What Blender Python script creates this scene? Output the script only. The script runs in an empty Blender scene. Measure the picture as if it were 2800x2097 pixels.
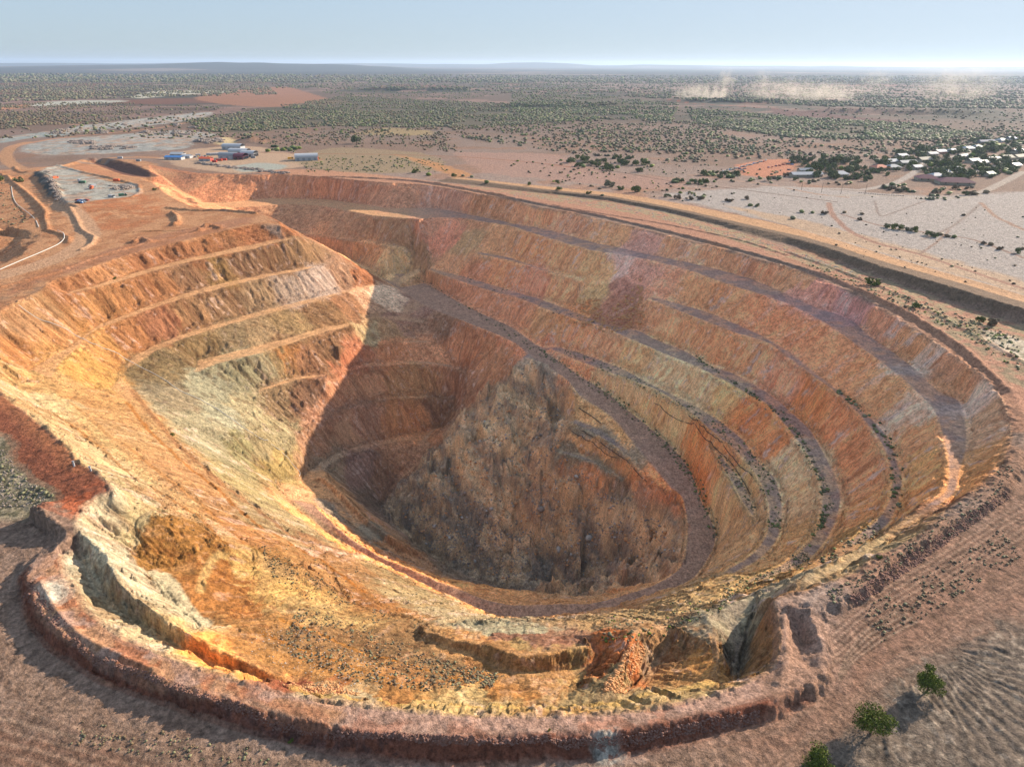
import bpy, bmesh, math, random
import numpy as np
from mathutils import Vector, Matrix
from mathutils.geometry import delaunay_2d_cdt
random.seed(7); RNG = np.random.default_rng(11)
C = bpy.context.scene.collection
SC = bpy.context.scene
# ------------------------------------------------------------------ camera, world, sun
F = 1400.0; CX, CY = 1106.0, 828.5; H = 120.0
ROLL = math.radians(0.26); PITCH = math.atan((CY-138.0)/F)
cam_d = bpy.data.cameras.new('camera'); cam = bpy.data.objects.new('camera', cam_d); C.objects.link(cam)
cam_d.sensor_width = 36.0; cam_d.lens = 36.0*F/2212.0; cam_d.clip_start = 1.0; cam_d.clip_end = 200000.0
cam.location = (0, 0, H)
cam.rotation_euler = (Matrix.Rotation(math.radians(90)-PITCH, 3, 'X') @ Matrix.Rotation(ROLL, 3, 'Z')).to_euler()
SC.camera = cam
SUN_AZ, SUN_EL = math.radians(56), math.radians(21.5)      # azimuth clockwise from +Y
SUN_DIR = Vector((math.sin(SUN_AZ)*math.cos(SUN_EL), math.cos(SUN_AZ)*math.cos(SUN_EL), math.sin(SUN_EL)))
sd = bpy.data.lights.new('sun', 'SUN'); sun = bpy.data.objects.new('sun', sd); C.objects.link(sun)
sd.energy = 2.7; sd.angle = math.radians(0.55); sd.color = (1.0, 0.86, 0.70)
sun.rotation_euler = SUN_DIR.to_track_quat('Z', 'Y').to_euler()
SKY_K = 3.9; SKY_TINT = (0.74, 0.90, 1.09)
W = bpy.data.worlds.new('World'); SC.world = W; W.use_nodes = True
nt = W.node_tree; bg = nt.nodes['Background']; sky = nt.nodes.new('ShaderNodeTexSky')
sky.sky_type = 'NISHITA'; sky.sun_disc = False; sky.sun_elevation = SUN_EL; sky.sun_rotation = SUN_AZ
sky.air_density = 1.0; sky.dust_density = 1.0; sky.ozone_density = 1.5; sky.altitude = 400
def vmath(op, a, b):
    n = nt.nodes.new('ShaderNodeVectorMath'); n.operation = op
    for i, v in enumerate((a, b)):
        if isinstance(v, tuple): n.inputs[i].default_value = v
        else: nt.links.new(v, n.inputs[i])
    return n.outputs[0]
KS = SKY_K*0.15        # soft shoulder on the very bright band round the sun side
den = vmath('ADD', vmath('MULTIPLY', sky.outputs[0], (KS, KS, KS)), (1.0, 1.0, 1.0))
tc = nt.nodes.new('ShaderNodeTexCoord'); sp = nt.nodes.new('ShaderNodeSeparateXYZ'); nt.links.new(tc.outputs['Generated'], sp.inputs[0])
# added boost: sky brightened high overhead, out of view, to fill shaded walls
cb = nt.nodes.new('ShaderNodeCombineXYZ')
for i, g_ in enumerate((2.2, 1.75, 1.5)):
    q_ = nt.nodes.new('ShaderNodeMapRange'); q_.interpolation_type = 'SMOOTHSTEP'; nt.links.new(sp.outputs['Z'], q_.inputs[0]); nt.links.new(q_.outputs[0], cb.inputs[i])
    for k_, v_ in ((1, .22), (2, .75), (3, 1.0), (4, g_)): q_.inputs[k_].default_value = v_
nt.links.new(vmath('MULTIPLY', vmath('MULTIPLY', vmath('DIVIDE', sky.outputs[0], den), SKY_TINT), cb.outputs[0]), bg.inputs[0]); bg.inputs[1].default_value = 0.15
SC.view_settings.view_transform = 'Standard'; SC.view_settings.look = 'None'
SC.view_settings.exposure = 1.9; SC.view_settings.gamma = 1.0
SC.render.engine = 'CYCLES'; SC.cycles.max_bounces = 5; SC.cycles.diffuse_bounces = 4
SC.cycles.volume_bounces = 0
# ------------------------------------------------------------------ photo pixel -> place helpers
def ray(px, py):
    x = px-CX; y = -(py-CY); c, s = math.cos(ROLL), math.sin(ROLL)
    x, y = x*c-y*s, x*s+y*c
    cp, sp = math.cos(PITCH), math.sin(PITCH)
    return np.array([x, F*cp+y*sp, -F*sp+y*cp])
def at(px, py, z=0.0):
    d = ray(px, py); t = (z-H)/d[2]; return (d[0]*t, d[1]*t)
# ------------------------------------------------------------------ noise
_PM = np.random.default_rng(5).permutation(4096).astype(np.int32); _RV = np.random.default_rng(6).random(4096).astype(np.float32)
def _h(ix, iy, iz=0, seed=0):
    return _RV[(_PM[(ix+seed*131) & 4095]+_PM[(iy+seed*57) & 4095]*3) & 4095]
def vn(x, y, seed=0):
    ix = np.floor(x); iy = np.floor(y); fx = (x-ix).astype(np.float32); fy = (y-iy).astype(np.float32)
    fx = fx*fx*(3-2*fx); fy = fy*fy*(3-2*fy); ix = ix.astype(np.int32); iy = iy.astype(np.int32)
    a = _h(ix, iy, 0, seed); b = _h(ix+1, iy, 0, seed); c = _h(ix, iy+1, 0, seed); d = _h(ix+1, iy+1, 0, seed)
    return (a*(1-fx)+b*fx)*(1-fy)+(c*(1-fx)+d*fx)*fy
def fbm(x, y, octv=4, seed=0, gain=0.5):
    s = np.zeros(np.shape(x), np.float32); a = 1.0; t = 0.0; f = 1.0
    for k in range(octv):
        s += a*vn(x*f+17.3*k, y*f-9.1*k, seed+k); t += a; a *= gain; f *= 2.03
    return s/t            # 0..1, mean .5
def sstep(a, b, x):
    t = np.clip((x-a)/(b-a), 0, 1); return t*t*(3-2*t)
def lin(c):
    c = np.asarray(c, dtype=np.float64)/255.0
    return np.where(c <= 0.04045, c/12.92, ((c+0.055)/1.055)**2.4)
# ------------------------------------------------------------------ breaklines of the terrain: photo px, py and height z
def Z(pts, *zs):
    n = len(pts); k = np.linspace(0, 1, len(zs)); q = np.interp(np.linspace(0, 1, n), k, zs)
    return [(p[0], p[1], float(z)) for p, z in zip(pts, q)]
def ZA(pts, tab, off=0.0):     # bench level by bearing round the middle of the pit
    a = [t[0] for t in tab]; h = [t[1] for t in tab]
    return [(x, y, float(np.interp(math.degrees(math.atan2(y-950, x-1250)), a, h))+off) for x, y in pts]
TAB_RAMP = [(-141,-64),(-130,-66),(-120,-70),(-104,-75),(-90,-77.5),(-57,-79),(-30,-82.5),(0,-87.5),(10,-90),(30,-95.5),(50,-98.5),(70,-100),(100,-102),(120,-104),(140,-107.5),(155,-110),(165,-111.5),(171,-107)]
TAB_R1 = [(-150,-24),(-140,-24),(-126,-21),(-106,-17.5),(-90,-15.5),(-68,-13),(-55,-12),(-40,-12),(-25,-12),(-15,-12),(0,-11.5),(12,-10),(20,-8.5),(30,-6),(37,-2.5)]
TAB_R2 = [(-118,-41),(-100,-37),(-80,-33),(-60,-31),(-40,-29),(-20,-28),(0,-27),(20,-27),(30,-25),(36,-22)]
TAB_R3 = [(-131,-60.5),(-115,-58),(-100,-55),(-80,-52),(-45,-49),(-20,-47.5),(0,-46.5),(25,-46),(45,-43)]
TAB_R4 = [(-102,-73.5),(-80,-70),(-59,-67),(-25,-65),(-10,-64),(10,-63),(45,-62)]
RIM = [(322,356),(375,366),(425,374),(475,376),(550,378),(603,376),(678,381),(753,388),(828,394),(903,398),(978,409),(1028,419),(1103,431),(1156,447),(1231,459),(1293,474),(1381,494),(1481,519),(1581,544),(1656,567),(1734,587),(1809,619),(1884,657),(1959,704),(2009,734),(2059,769),(2109,809),(2150,850),(2174,900),(2181,942),(2171,979),(2146,1017),(2109,1054),(2059,1092),(1996,1144),(1946,1177),(1896,1199),(1834,1239),(1759,1269),(1684,1287),(1664,1300)]
NOTCH = [(1664,1300),(1675,1317),(1681,1345),(1682,1379),(1677,1422),(1656,1447)]
FRONT = [(1656,1447),(1606,1471),(1556,1489),(1506,1504),(1431,1524),(1356,1532),(1281,1537),(1181,1542),(1103,1541),(1003,1539),(878,1531),(753,1517),(653,1502),(598,1491),(550,1474),(475,1454),(400,1429),(350,1407),(275,1377),(225,1347),(185,1310),(158,1262),(140,1225),(135,1190)]
WRIM = [(-80,700),(-70,780),(0,847),(50,884),(105,929),(140,959),(175,1002),(207,1014),(237,1044),(245,1064),(212,1068),(180,1094),(164,1122),(168,1142),(187,1160),(225,1198),(250,1236)]
LRIM = [(-80,700),(-30,680),(0,672),(32,654),(80,632),(112,607),(175,587),(250,559),(325,537),(400,521),(462,504),(550,484)]
LN = [Z(RIM, 0, 0), Z(NOTCH, 0, 0), Z(FRONT, 0, 0), Z(WRIM, 0, 0), Z(LRIM, 0, 0)]
# upper-left edge of the plateau and the nose of the left wall
LN += [Z([(322,356),(335,372),(370,398),(402,420),(437,440)], 0, -3, -10, -16, -20),
       Z([(330,395),(360,420),(400,440),(440,452),(500,455),(553,460),(578,467),(598,477),(610,490)], 0,0,0,0,0,0,0,-.5,-3),
       [(610,490,-3),(624,500,-6.5),(640,514,-10.5),(672,526,-19),(703,538,-27),(723,563,-35)],
       [(723,563,-35),(753,570,-42),(778,580,-50),(800,592,-57),(823,610,-61)]]
LN += [ZA([(437,440),(490,438),(540,433),(585,429),(703,431),(778,441),(853,451),(928,449),(978,456),(1103,481),(1181,495),(1281,524),(1331,534),(1393,548),(1456,560),(1531,577),(1606,596),(1659,616),(1709,640),(1759,662),(1846,689),(1884,727),(1934,759),(1979,794),(2034,846),(2084,867),(2094,929),(2091,974),(2081,1009),(2071,1067),(2036,1095),(1971,1134),(1909,1172),(1834,1226),(1759,1260),(1690,1284)],
         TAB_R1, -0.0),
       ZA([(450,452),(500,449),(553,446),(636,440),(703,446),(778,461),(803,466),(898,473),(978,467),(1028,477),(1103,489),(1143,502),(1231,529),(1281,542),(1331,549),(1406,562),(1481,582),(1556,609),(1631,632),(1659,642),(1709,659),(1784,699),(1846,742),(1909,787),(1946,817),(1974,844),(2009,879),(2026,917),(2034,954),(2041,992),(2036,1055),(1995,1085),(1909,1150),(1850,1186),(1790,1222),(1730,1252)],
         TAB_R1, -0.5)]
LN += [ZA([(1028,544),(1103,556),(1181,582),(1263,604)], TAB_R2, -0.0), ZA([(1401,639),(1456,654),(1531,674),(1606,707),(1659,732),(1709,762),(1759,802),(1801,834),(1819,849),(1871,892),(1914,934),(1934,969),(1946,1004),(1956,1037),(1951,1074),(1931,1129),(1903,1156),(1880,1173),(1834,1206),(1756,1238),(1700,1256)], TAB_R2, -0.0),
       ZA([(1028,549),(1103,564),(1181,589),(1256,607)], TAB_R2, -0.5), ZA([(1401,647),(1443,664),(1506,689),(1593,722),(1656,742),(1709,782),(1746,809),(1784,837),(1834,879),(1871,919),(1896,952),(1914,992),(1921,1029),(1919,1067),(1909,1092),(1890,1118),(1846,1152),(1779,1200),(1720,1234)], TAB_R2, -0.5),
       ZA([(928,579),(1000,597),(1078,619),(1106,627),(1181,649),(1250,676),(1316,703),(1381,714),(1418,732),(1481,757),(1531,787),(1581,804),(1656,844),(1696,874),(1729,904),(1759,934),(1791,992),(1809,1029),(1821,1074),(1814,1117),(1794,1162),(1760,1205),(1700,1240),(1610,1268)], TAB_R3, -0.0),
       ZA([(903,579),(978,604),(1078,634),(1106,640),(1206,679),(1306,710),(1331,722),(1406,754),(1481,784),(1543,812),(1606,848),(1656,874),(1696,922),(1729,964),(1756,1009),(1766,1029),(1771,1067),(1769,1117),(1754,1157),(1715,1198),(1659,1232),(1600,1256)], TAB_R3, -0.5),
       ZA([(1206,747),(1281,769),(1343,794),(1418,834),(1456,852),(1506,877),(1556,909),(1606,949),(1631,984),(1656,1012),(1676,1029),(1689,1067),(1694,1104),(1686,1160),(1650,1205),(1580,1245)], TAB_R4, -0.0),
       ZA([(1183,754),(1256,784),(1318,809),(1381,832),(1418,847),(1481,889),(1531,932),(1581,972),(1606,999),(1631,1034),(1643,1062),(1656,1099),(1651,1152),(1620,1195),(1550,1238)], TAB_R4, -0.5),
       Z([(1532,958),(1560,980),(1593,1019),(1626,1069),(1636,1104),(1634,1135)], -69.5,-69.5,-69),
       Z([(1530,966),(1548,996),(1570,1042),(1593,1079),(1618,1115),(1631,1139)], -70,-70,-69.5),
       [(884,592,-71),(928,614,-73),(1003,659,-74),(1065,689,-75),(1106,707,-75.5),(1181,760,-76.5),(1256,812,-77.3),(1318,846,-79),(1356,879,-82.5),(1418,929,-86.5),(1468,974,-88),(1501,1024,-90),(1521,1079,-92),(1543,1117,-94),(1556,1154,-96),(1543,1192,-97.5),(1500,1250,-98.5),(1418,1290,-100),(1331,1310,-101),(1271,1320,-101.5),(1193,1331,-102),(1106,1336,-103),(1040,1317,-104),(978,1290,-105.5),(903,1256,-107.5),(828,1218,-109.5),(753,1180,-110.5),(703,1148,-111.5),(628,1084,-108),(603,1049,-104)],
       [(818,599,-72.5),(865,627,-73),(928,664,-74),(1018,702,-75),(1106,738,-76),(1156,777,-77),(1218,819,-78.5),(1246,854,-80.2),(1301,887,-83),(1331,909,-85),(1363,947,-87.5),(1393,984,-88.5),(1426,1024,-90),(1456,1062,-91.5),(1471,1079,-92.5),(1481,1129,-94.5),(1481,1167,-96),(1474,1212,-97.5),(1456,1238,-98),(1406,1266,-99),(1331,1290,-100),(1271,1303,-100.5),(1193,1304,-101),(1106,1306,-102),(1028,1290,-103.5),(978,1268,-104.5),(903,1235,-106),(828,1205,-108),(765,1168,-109),(728,1138,-109.5),(680,1088,-111)]]
# left wall benches (toe / crest pairs)
LN += [Z([(145,629),(200,617),(250,602),(325,579),(400,559),(475,543),(550,528),(603,517),(638,512)], -7,-10,-11,-10.2),
       Z([(150,636),(200,625),(250,612),(325,589),(400,569),(475,553),(550,538),(603,525),(640,517)], -7,-10,-11.2,-11),
       Z([(60,800),(100,775),(150,745),(205,704),(275,676),(350,650),(425,625),(500,607),(550,596),(603,585),(678,573),(721,561)], -26,-26,-26,-27,-30,-35),
       Z([(145,862),(110,835),(125,795),(160,760),(210,714),(275,689),(350,661),(425,637),(500,619),(550,607),(603,595),(678,581),(721,568)], -28,-27,-26.5,-26.5,-28,-31,-36),
       Z([(235,840),(262,800),(287,769),(325,749),(387,724),(475,697),(550,674),(628,655),(703,637),(753,624),(820,610)], -44,-44,-45,-48,-52,-60.5),
       Z([(305,777),(340,757),(400,732),(475,707),(550,685),(628,665),(703,646),(753,632),(822,614)], -44.5,-45,-48,-52,-61),
       Z([(425,777),(470,768),(553,750),(628,730),(703,707),(758,700)], -58,-60,-63,-67),
       Z([(430,925),(405,880),(400,838),(425,797),(470,786),(553,767),(628,743),(703,718),(758,708)], -66,-60,-58,-58,-60,-63.5,-67.5),
       Z([(553,840),(640,812),(703,806),(753,790),(853,782),(915,780),(978,790),(1008,802)], -78,-81,-85,-90,-99,-103,-106,-107),
       Z([(560,940),(545,890),(553,852),(640,824),(703,815),(753,799),(853,789),(915,787),(978,797),(1005,808)], -86,-80,-78.5,-81.3,-85.5,-90.5,-99.5,-103.5,-106.5,-107.5),
       Z([(722,747),(765,743),(853,736),(915,736),(960,744)], -73,-79,-88,-92,-94), Z([(730,750),(765,748),(853,741),(915,741)], -73.5,-79.5,-88.5,-92.5),
       Z([(765,694),(803,682),(860,684),(915,692)], -69,-72,-78,-82), Z([(765,700),(803,690),(860,692),(915,698)], -69.5,-72.5,-78.5,-82.5),
       Z([(635,924),(690,899),(765,872),(853,857),(928,854),(985,860)], -102,-105,-111,-120,-127,-131), Z([(635,930),(690,906),(765,878),(853,863),(928,860),(982,866)], -102.5,-105.5,-111.5,-120.5,-127.5,-131.5),
       Z([(653,1024),(728,977),(778,962),(828,947),(953,924)], -121,-129,-136,-142,-151), Z([(600,1030),(618,985),(635,950)], -108,-104,-102.8),
       Z([(668,1032),(735,990),(785,976),(830,963),(920,950)], -122,-130,-137,-143,-151)]
# fill slope behind the nose, saddle
LN += [Z([(603,497),(678,504),(753,517),(803,522),(840,529)], -45,-45), Z([(603,500),(678,507),(753,521),(803,526),(845,534)], -45.5,-46),
       Z([(640,548),(680,551),(730,561),(765,567),(793,579),(828,589),(870,594)], -63,-65,-66.5,-67.5), Z([(903,474),(900,500),(895,530),(885,560)], -21,-33,-46,-57)]
# deep bottom: gully, slide edge, ledges on the slide
LN += [Z([(1112,782),(1090,812),(1028,867),(978,917),(928,979),(870,1030),(836,1070),(826,1102)], -80,-93,-116,-136,-154,-162,-168,-172),
       Z([(826,1102),(840,1120),(878,1156),(928,1201),(978,1231),(1050,1262),(1106,1273),(1170,1262),(1200,1230)], -172,-174,-176,-178,-178,-178,-177,-175,-172),
       Z([(653,1037),(690,1029),(728,1054),(765,1092),(803,1129),(853,1167),(903,1187)], -120,-121.5,-124,-129,-136,-150),
       Z([(700,1079),(735,1112),(775,1145),(828,1181),(903,1219),(953,1241)], -122,-126,-133,-145,-158),
       Z([(700,1046),(728,1078),(765,1112),(803,1146),(853,1184),(903,1205)], -125,-129,-138,-154),
       Z([(1234,914),(1281,938),(1331,973),(1388,1028),(1436,1068)], -90,-91,-93,-94), Z([(1240,904),(1290,926),(1340,960),(1390,1014)], -89.3,-90.3,-92),
       Z([(1206,981),(1281,1004),(1343,1046)], -103.5,-103), Z([(1210,971),(1285,993),(1350,1032)], -103,-102.5), Z([(1215,1006),(1290,1038),(1345,1075)], -110,-111),
       Z([(1372,1049),(1430,1126)], -99,-108), Z([(1150,870),(1130,960),(1110,1050),(1130,1150)], -97,-117,-137,-157),
       Z([(1170,850),(1200,900)], -92,-101), [(1128,808,-85),(1075,880,-100),(1025,945,-117),(985,1005,-131),(935,1070,-147),(905,1120,-157)], Z([(1260,1060),(1230,1140),(1215,1200)], -121,-141,-158),
       [(1452,1200,-105),(1400,1200,-124),(1330,1180,-137),(1290,1240,-153)], [(1385,1250,-114),(1300,1283,-120),(1200,1286,-128)]]
# lower-left slopes
LN += [Z([(25,832),(100,880),(162,930),(225,980),(275,1025),(337,1060),(375,1083),(437,1124),(478,1172)], -20,-21,-22,-21,-22),
       Z([(150,866),(200,907),(237,937),(287,972),(362,1030),(400,1060),(450,1100),(500,1145),(550,1180),(640,1222)], -28,-28,-28,-30,-36),
       Z([(275,870),(325,930),(375,975),(412,1010),(462,1047),(512,1095),(550,1125),(620,1165),(700,1215)], -44,-44,-45,-48,-58),
       Z([(282,836),(314,874),(340,905),(375,950),(437,1000),(487,1047),(550,1092),(620,1143),(700,1190)], -46,-47,-50,-56,-68),
       Z([(262,1117),(290,1112),(325,1102)], -7,-9), Z([(255,1145),(325,1106),(375,1085)], -8,-12,-20),
       Z([(300,1204),(362,1230),(420,1204),(476,1176)], -15,-19,-20,-23), Z([(258,1160),(300,1230),(340,1262),(400,1320),(440,1362)], -10.5,-13,-15,-16,-16),
       Z([(478,1192),(435,1240),(426,1272)], -24,-21,-18), Z([(560,1225),(545,1280),(530,1330),(500,1352)], -34,-30,-24,-18),
       Z([(640,1232),(600,1260),(585,1300)], -36,-33,-29), Z([(760,1300),(700,1305),(640,1318)], -44,-38,-30),
       Z([(252,1256),(325,1315),(410,1370),(475,1407),(550,1445),(635,1473)], -1,-2.5,-5,-7,-9,-12),
       Z([(165,1175),(180,1210),(198,1246),(225,1287),(272,1328),(335,1368),(397,1401),(485,1445),(548,1468),(604,1486)], -4,-5.5,-7,-8.5,-10,-12,-12.5),
       Z([(640,1490),(703,1504),(778,1511),(878,1514),(978,1519),(1103,1522),(1231,1522),(1331,1514),(1431,1493),(1531,1470),(1551,1488)], -8,-9,-10,-10,-10,-9,-6),
       Z([(553,1379),(640,1412),(753,1439),(840,1467),(885,1490)], -16.5,-15.5,-14,-13,-12), Z([(603,1332),(678,1362),(740,1389),(803,1414),(903,1440),(1003,1470),(1103,1487)], -25,-24,-21,-18,-14),
       Z([(903,1377),(953,1392),(1028,1417),(1103,1449),(1181,1449),(1243,1442)], -31,-27,-23.5,-20,-21,-23.5), Z([(915,1359),(965,1377),(1053,1392),(1103,1407),(1156,1417),(1226,1402),(1281,1395)], -29,-25,-20.5,-17,-16.5,-18.3,-19.5),
       [(1368,1362,-18),(1363,1397,-12),(1338,1450,-10),(1320,1479,-9.5),(1272,1502,-10)], [(1243,1442,-23.5),(1232,1475,-21),(1228,1503,-13)], [(1290,1418,-24.5),(1262,1460,-22.5)],
       [(1530,1324,-19),(1551,1382,-13),(1558,1422,-10.5),(1533,1467,-9.5)], [(1455,1392,-25),(1410,1440,-25),(1375,1480,-19),(1348,1508,-11.5)],
       [(1640,1302,-10),(1622,1345,-19),(1612,1395,-21),(1602,1440,-20),(1592,1472,-13)], [(1578,1350,-20),(1582,1400,-20.5),(1580,1445,-19),(1574,1478,-12)], [(1480,1372,-19),(1440,1345,-24)], [(850,1330,-44),(950,1345,-40),(1100,1372,-27),(1230,1372,-26)],
       [(1300,1340,-45),(1450,1325,-42),(1560,1300,-34),(1640,1280,-20)]]
# bund round the near rim: outer crest and outer toe
LN += [Z([(135,1190),(90,1200),(62,1222),(60,1255),(68,1285),(85,1324),(112,1354),(140,1382),(187,1412),(250,1442),(312,1459),(350,1482),(425,1504),(500,1524),(550,1542),(603,1552),(678,1567),(753,1582),(853,1592),(978,1597),(1103,1594),(1206,1592),(1331,1582),(1431,1567),(1531,1544),(1600,1535),(1659,1519),(1721,1492),(1766,1467),(1775,1420),(1760,1350),(1746,1322),(1790,1296),(1859,1270),(1934,1194),(2034,1138),(2128,1079),(2192,1004),(2216,930),(2205,880),(2180,830),(2130,782),(2070,735),(2010,700),(1960,674),(1890,635)], .4,.4,.4,.4,1.2,1.5,1.8,1.5,1.2),
       Z([(20,1180),(36,1225),(40,1262),(48,1298),(66,1340),(92,1372),(126,1402),(177,1434),(243,1466),(310,1486),(350,1506),(425,1530),(500,1552),(550,1571),(603,1582),(678,1598),(753,1614),(853,1625),(978,1631),(1103,1628),(1206,1626),(1331,1617),(1431,1602),(1531,1577),(1600,1565),(1680,1545),(1745,1512),(1795,1480),(1806,1420),(1792,1350),(1800,1325),(1880,1296),(1955,1215),(2055,1158),(2158,1094),(2232,1010),(2262,930)], -2.6,-2.6,-2.6,-2.3,-2,-1,-.6,-.4),
       Z([(62,1092),(100,1118),(150,1152)], 2.2,2,.5), Z([(45,1100),(85,1132),(130,1168)], -3,-3,-2.5),
       [(1709,1310,.4),(1722,1345,-2.6),(1735,1395,-2.6),(1728,1420,-1)], [(1746,1322,1.2),(1755,1370,.8)]]
# ridge beyond the rim road on the right
RB = [(943,394),(1020,402),(1106,413),(1206,423),(1281,431),(1356,444),(1443,461),(1506,479),(1556,491),(1606,506),(1659,522),(1734,542),(1784,562),(1859,589),(1934,617),(2009,644),(2084,669),(2134,684),(2209,707),(2300,735)]
RC = [(965,387),(1030,393),(1106,403),(1206,415),(1306,426),(1406,444),(1506,465),(1606,489),(1659,501),(1734,519),(1809,542),(1884,569),(1959,592),(2034,613),(2134,644),(2209,667),(2300,694)]
RD = [(980,384),(1040,389),(1120,398),(1220,408),(1320,418),(1420,433),(1520,452),(1620,473),(1700,492),(1800,520),(1884,547),(1959,571),(2034,593),(2134,622),(2209,645),(2300,672)]
RB = [(b[0], c+(b[1]-c)*.78) for b in RB for c in [float(np.interp(b[0], [q[0] for q in RC], [q[1] for q in RC]))]]
LN += [Z(RB, 0, 0, .3, .6), Z(RC, 1.4, 2.0, 2.4, 2.8, 5.2, 6.6, 7), Z(RD, .3, .5, 1, 2, 2)]
# upper-left cuts and bunds
LN += [Z([(188,341),(225,342),(270,350),(310,364),(350,381)], 0, 0), Z([(192,347),(225,356),(262,372),(300,380),(335,384)], -6,-8,-7,-2),
       Z([(190,352),(225,366),(258,380),(300,386)], -4,-3,-.5,0),
       Z([(70,375),(85,370),(105,385),(122,410),(130,426)], 3,6,6,3), Z([(66,385),(78,398),(98,418),(112,430)], 0,0), Z([(92,368),(118,386),(134,408),(140,424)], 1,1),
       Z([(0,488),(50,497),(90,507),(118,513)], 0,0,0), Z([(-30,500),(0,508),(50,516),(80,522)], -9,-9,-4,0), Z([(-30,560),(0,562),(30,555),(52,520)], -11,-11,-7,-2), Z([(-30,585),(0,575),(40,565),(60,530)], 0,0,0),
       Z([(140,436),(150,439),(165,447)], 4,4), Z([(137,446),(150,452),(163,455)], 0,0), Z([(505,305),(540,294),(575,303)], 0,9,0), Z([(505,311),(540,312),(590,313)], 0,0)]
def smooth_line(p, step=7.0):
    p = np.array(p, float); out = []
    n = len(p)
    for i in range(n-1):
        p0 = p[max(i-1, 0)]; p1 = p[i]; p2 = p[i+1]; p3 = p[min(i+2, n-1)]
        k = max(1, int(np.hypot(*(p2-p1)[:2])/step))
        for j in range(k):
            t = j/k; c = 0.5*((2*p1)+(-p0+p2)*t+(2*p0-5*p1+4*p2-p3)*t*t+(-p0+3*p1-3*p2+p3)*t**3)
            l = p1+(p2-p1)*t
            out.append(0.7*c+0.3*l if n > 2 else l)
    out.append(p[-1]); return np.array(out)
V = []; EDG = []; SEG = []
for ln in LN:
    s = smooth_line(ln); base = len(V)
    for a in s:
        x, y = at(a[0], a[1], a[2]); V.append((x, y, a[2]))
    for i in range(len(s)-1): EDG.append((base+i, base+i+1))
for x, y, z in [(-2500,-400,-3),(2500,-400,-2),(-2500,3500,0),(2500,3500,0),(0,20,-3),(-150,20,-3),(150,20,-1.5),(0,3500,0),(-400,120,-3),(400,300,0),(-2500,600,0),(2500,600,0),(-330,300,0),(-420,500,0),(-600,700,0)]: V.append((x, y, z))
VA = np.array(V)
cv, ce, cf, ov, oe, of_ = delaunay_2d_cdt([Vector((v[0], v[1])) for v in V], EDG, [], 0, 0.02, True)
CV = np.array([(v.x, v.y) for v in cv]); CZ = np.zeros(len(CV)); nx = 0
EA = np.array(EDG)
for i, o in enumerate(ov):
    if o: CZ[i] = V[o[0]][2]
    else:
        nx += 1; p = CV[i]; a = VA[EA[:, 0]]; b = VA[EA[:, 1]]; d = b[:, :2]-a[:, :2]
        t = np.clip(((p-a[:, :2])*d).sum(1)/np.maximum((d*d).sum(1), 1e-9), 0, 1); q = a+(b-a)*t[:, None]
        j = np.argsort(np.hypot(q[:, 0]-p[0], q[:, 1]-p[1]))[:2]; CZ[i] = q[j, 2].mean()
print('cdt verts', len(CV), 'faces', len(cf), 'crossings', nx)
class Raster:
    def __init__(s, x0, x1, y0, y1, st):
        s.x0, s.y0, s.st = x0, y0, st; s.nx = int((x1-x0)/st)+1; s.ny = int((y1-y0)/st)+1
        s.z = np.zeros((s.ny, s.nx), np.float32)
        for f in cf:
            P = CV[list(f)]; zz = CZ[list(f)]
            i0 = max(0, int(math.floor((P[:, 0].min()-x0)/st))); i1 = min(s.nx-1, int(math.ceil((P[:, 0].max()-x0)/st)))
            j0 = max(0, int(math.floor((P[:, 1].min()-y0)/st))); j1 = min(s.ny-1, int(math.ceil((P[:, 1].max()-y0)/st)))
            if i1 < i0 or j1 < j0: continue
            X, Y = np.meshgrid(x0+np.arange(i0, i1+1)*st, y0+np.arange(j0, j1+1)*st)
            (ax, ay), (bx, by), (cx, cy) = P
            D = (by-cy)*(ax-cx)+(cx-bx)*(ay-cy)
            if abs(D) < 1e-9: continue
            u = ((by-cy)*(X-cx)+(cx-bx)*(Y-cy))/D; v = ((cy-ay)*(X-cx)+(ax-cx)*(Y-cy))/D; w = 1-u-v
            m = (u >= -1e-6) & (v >= -1e-6) & (w >= -1e-6)
            z = u*zz[0]+v*zz[1]+w*zz[2]; sub = s.z[j0:j1+1, i0:i1+1]; sub[m] = z[m]
    def blur(s, n):
        z = s.z.copy()
        for k in range(n):
            z[1:-1] = (z[:-2]+2*z[1:-1]+z[2:])/4; z[:, 1:-1] = (z[:, :-2]+2*z[:, 1:-1]+z[:, 2:])/4
        return z
    def samp(s, G, x, y):
        u = np.clip((x-s.x0)/s.st, 0, s.nx-1.001); v = np.clip((y-s.y0)/s.st, 0, s.ny-1.001)
        i = u.astype(int); j = v.astype(int); fu = (u-i).astype(np.float32); fv = (v-j).astype(np.float32)
        return (G[j, i]*(1-fu)+G[j, i+1]*fu)*(1-fv)+(G[j+1, i]*(1-fu)+G[j+1, i+1]*fu)*fv
RA = Raster(-1000, 760, 40, 1500, 0.75)
RF = Raster(-230, 190, 60, 330, 0.35)
RA.zb = RA.blur(1); RF.zb = RF.blur(2)
def grads(R, n):
    z = R.blur(n); gy, gx = np.gradient(z, R.st); return gx.astype(np.float32), gy.astype(np.float32)
RA.gx, RA.gy = grads(RA, 8); RF.gx, RF.gy = grads(RF, 24)
def inF(x, y): return (x > -225) & (x < 185) & (y > 65) & (y < 325)
def pick(aA, aF, x, y):
    a = RA.samp(aA, x, y); b = RF.samp(aF, x, y)
    dx = np.minimum(x+230, 190-x); dy = np.minimum(y-60, 330-y); w = np.clip(np.minimum(dx, dy)/15.0, 0, 1)
    return a*(1-w)+b*w
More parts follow.
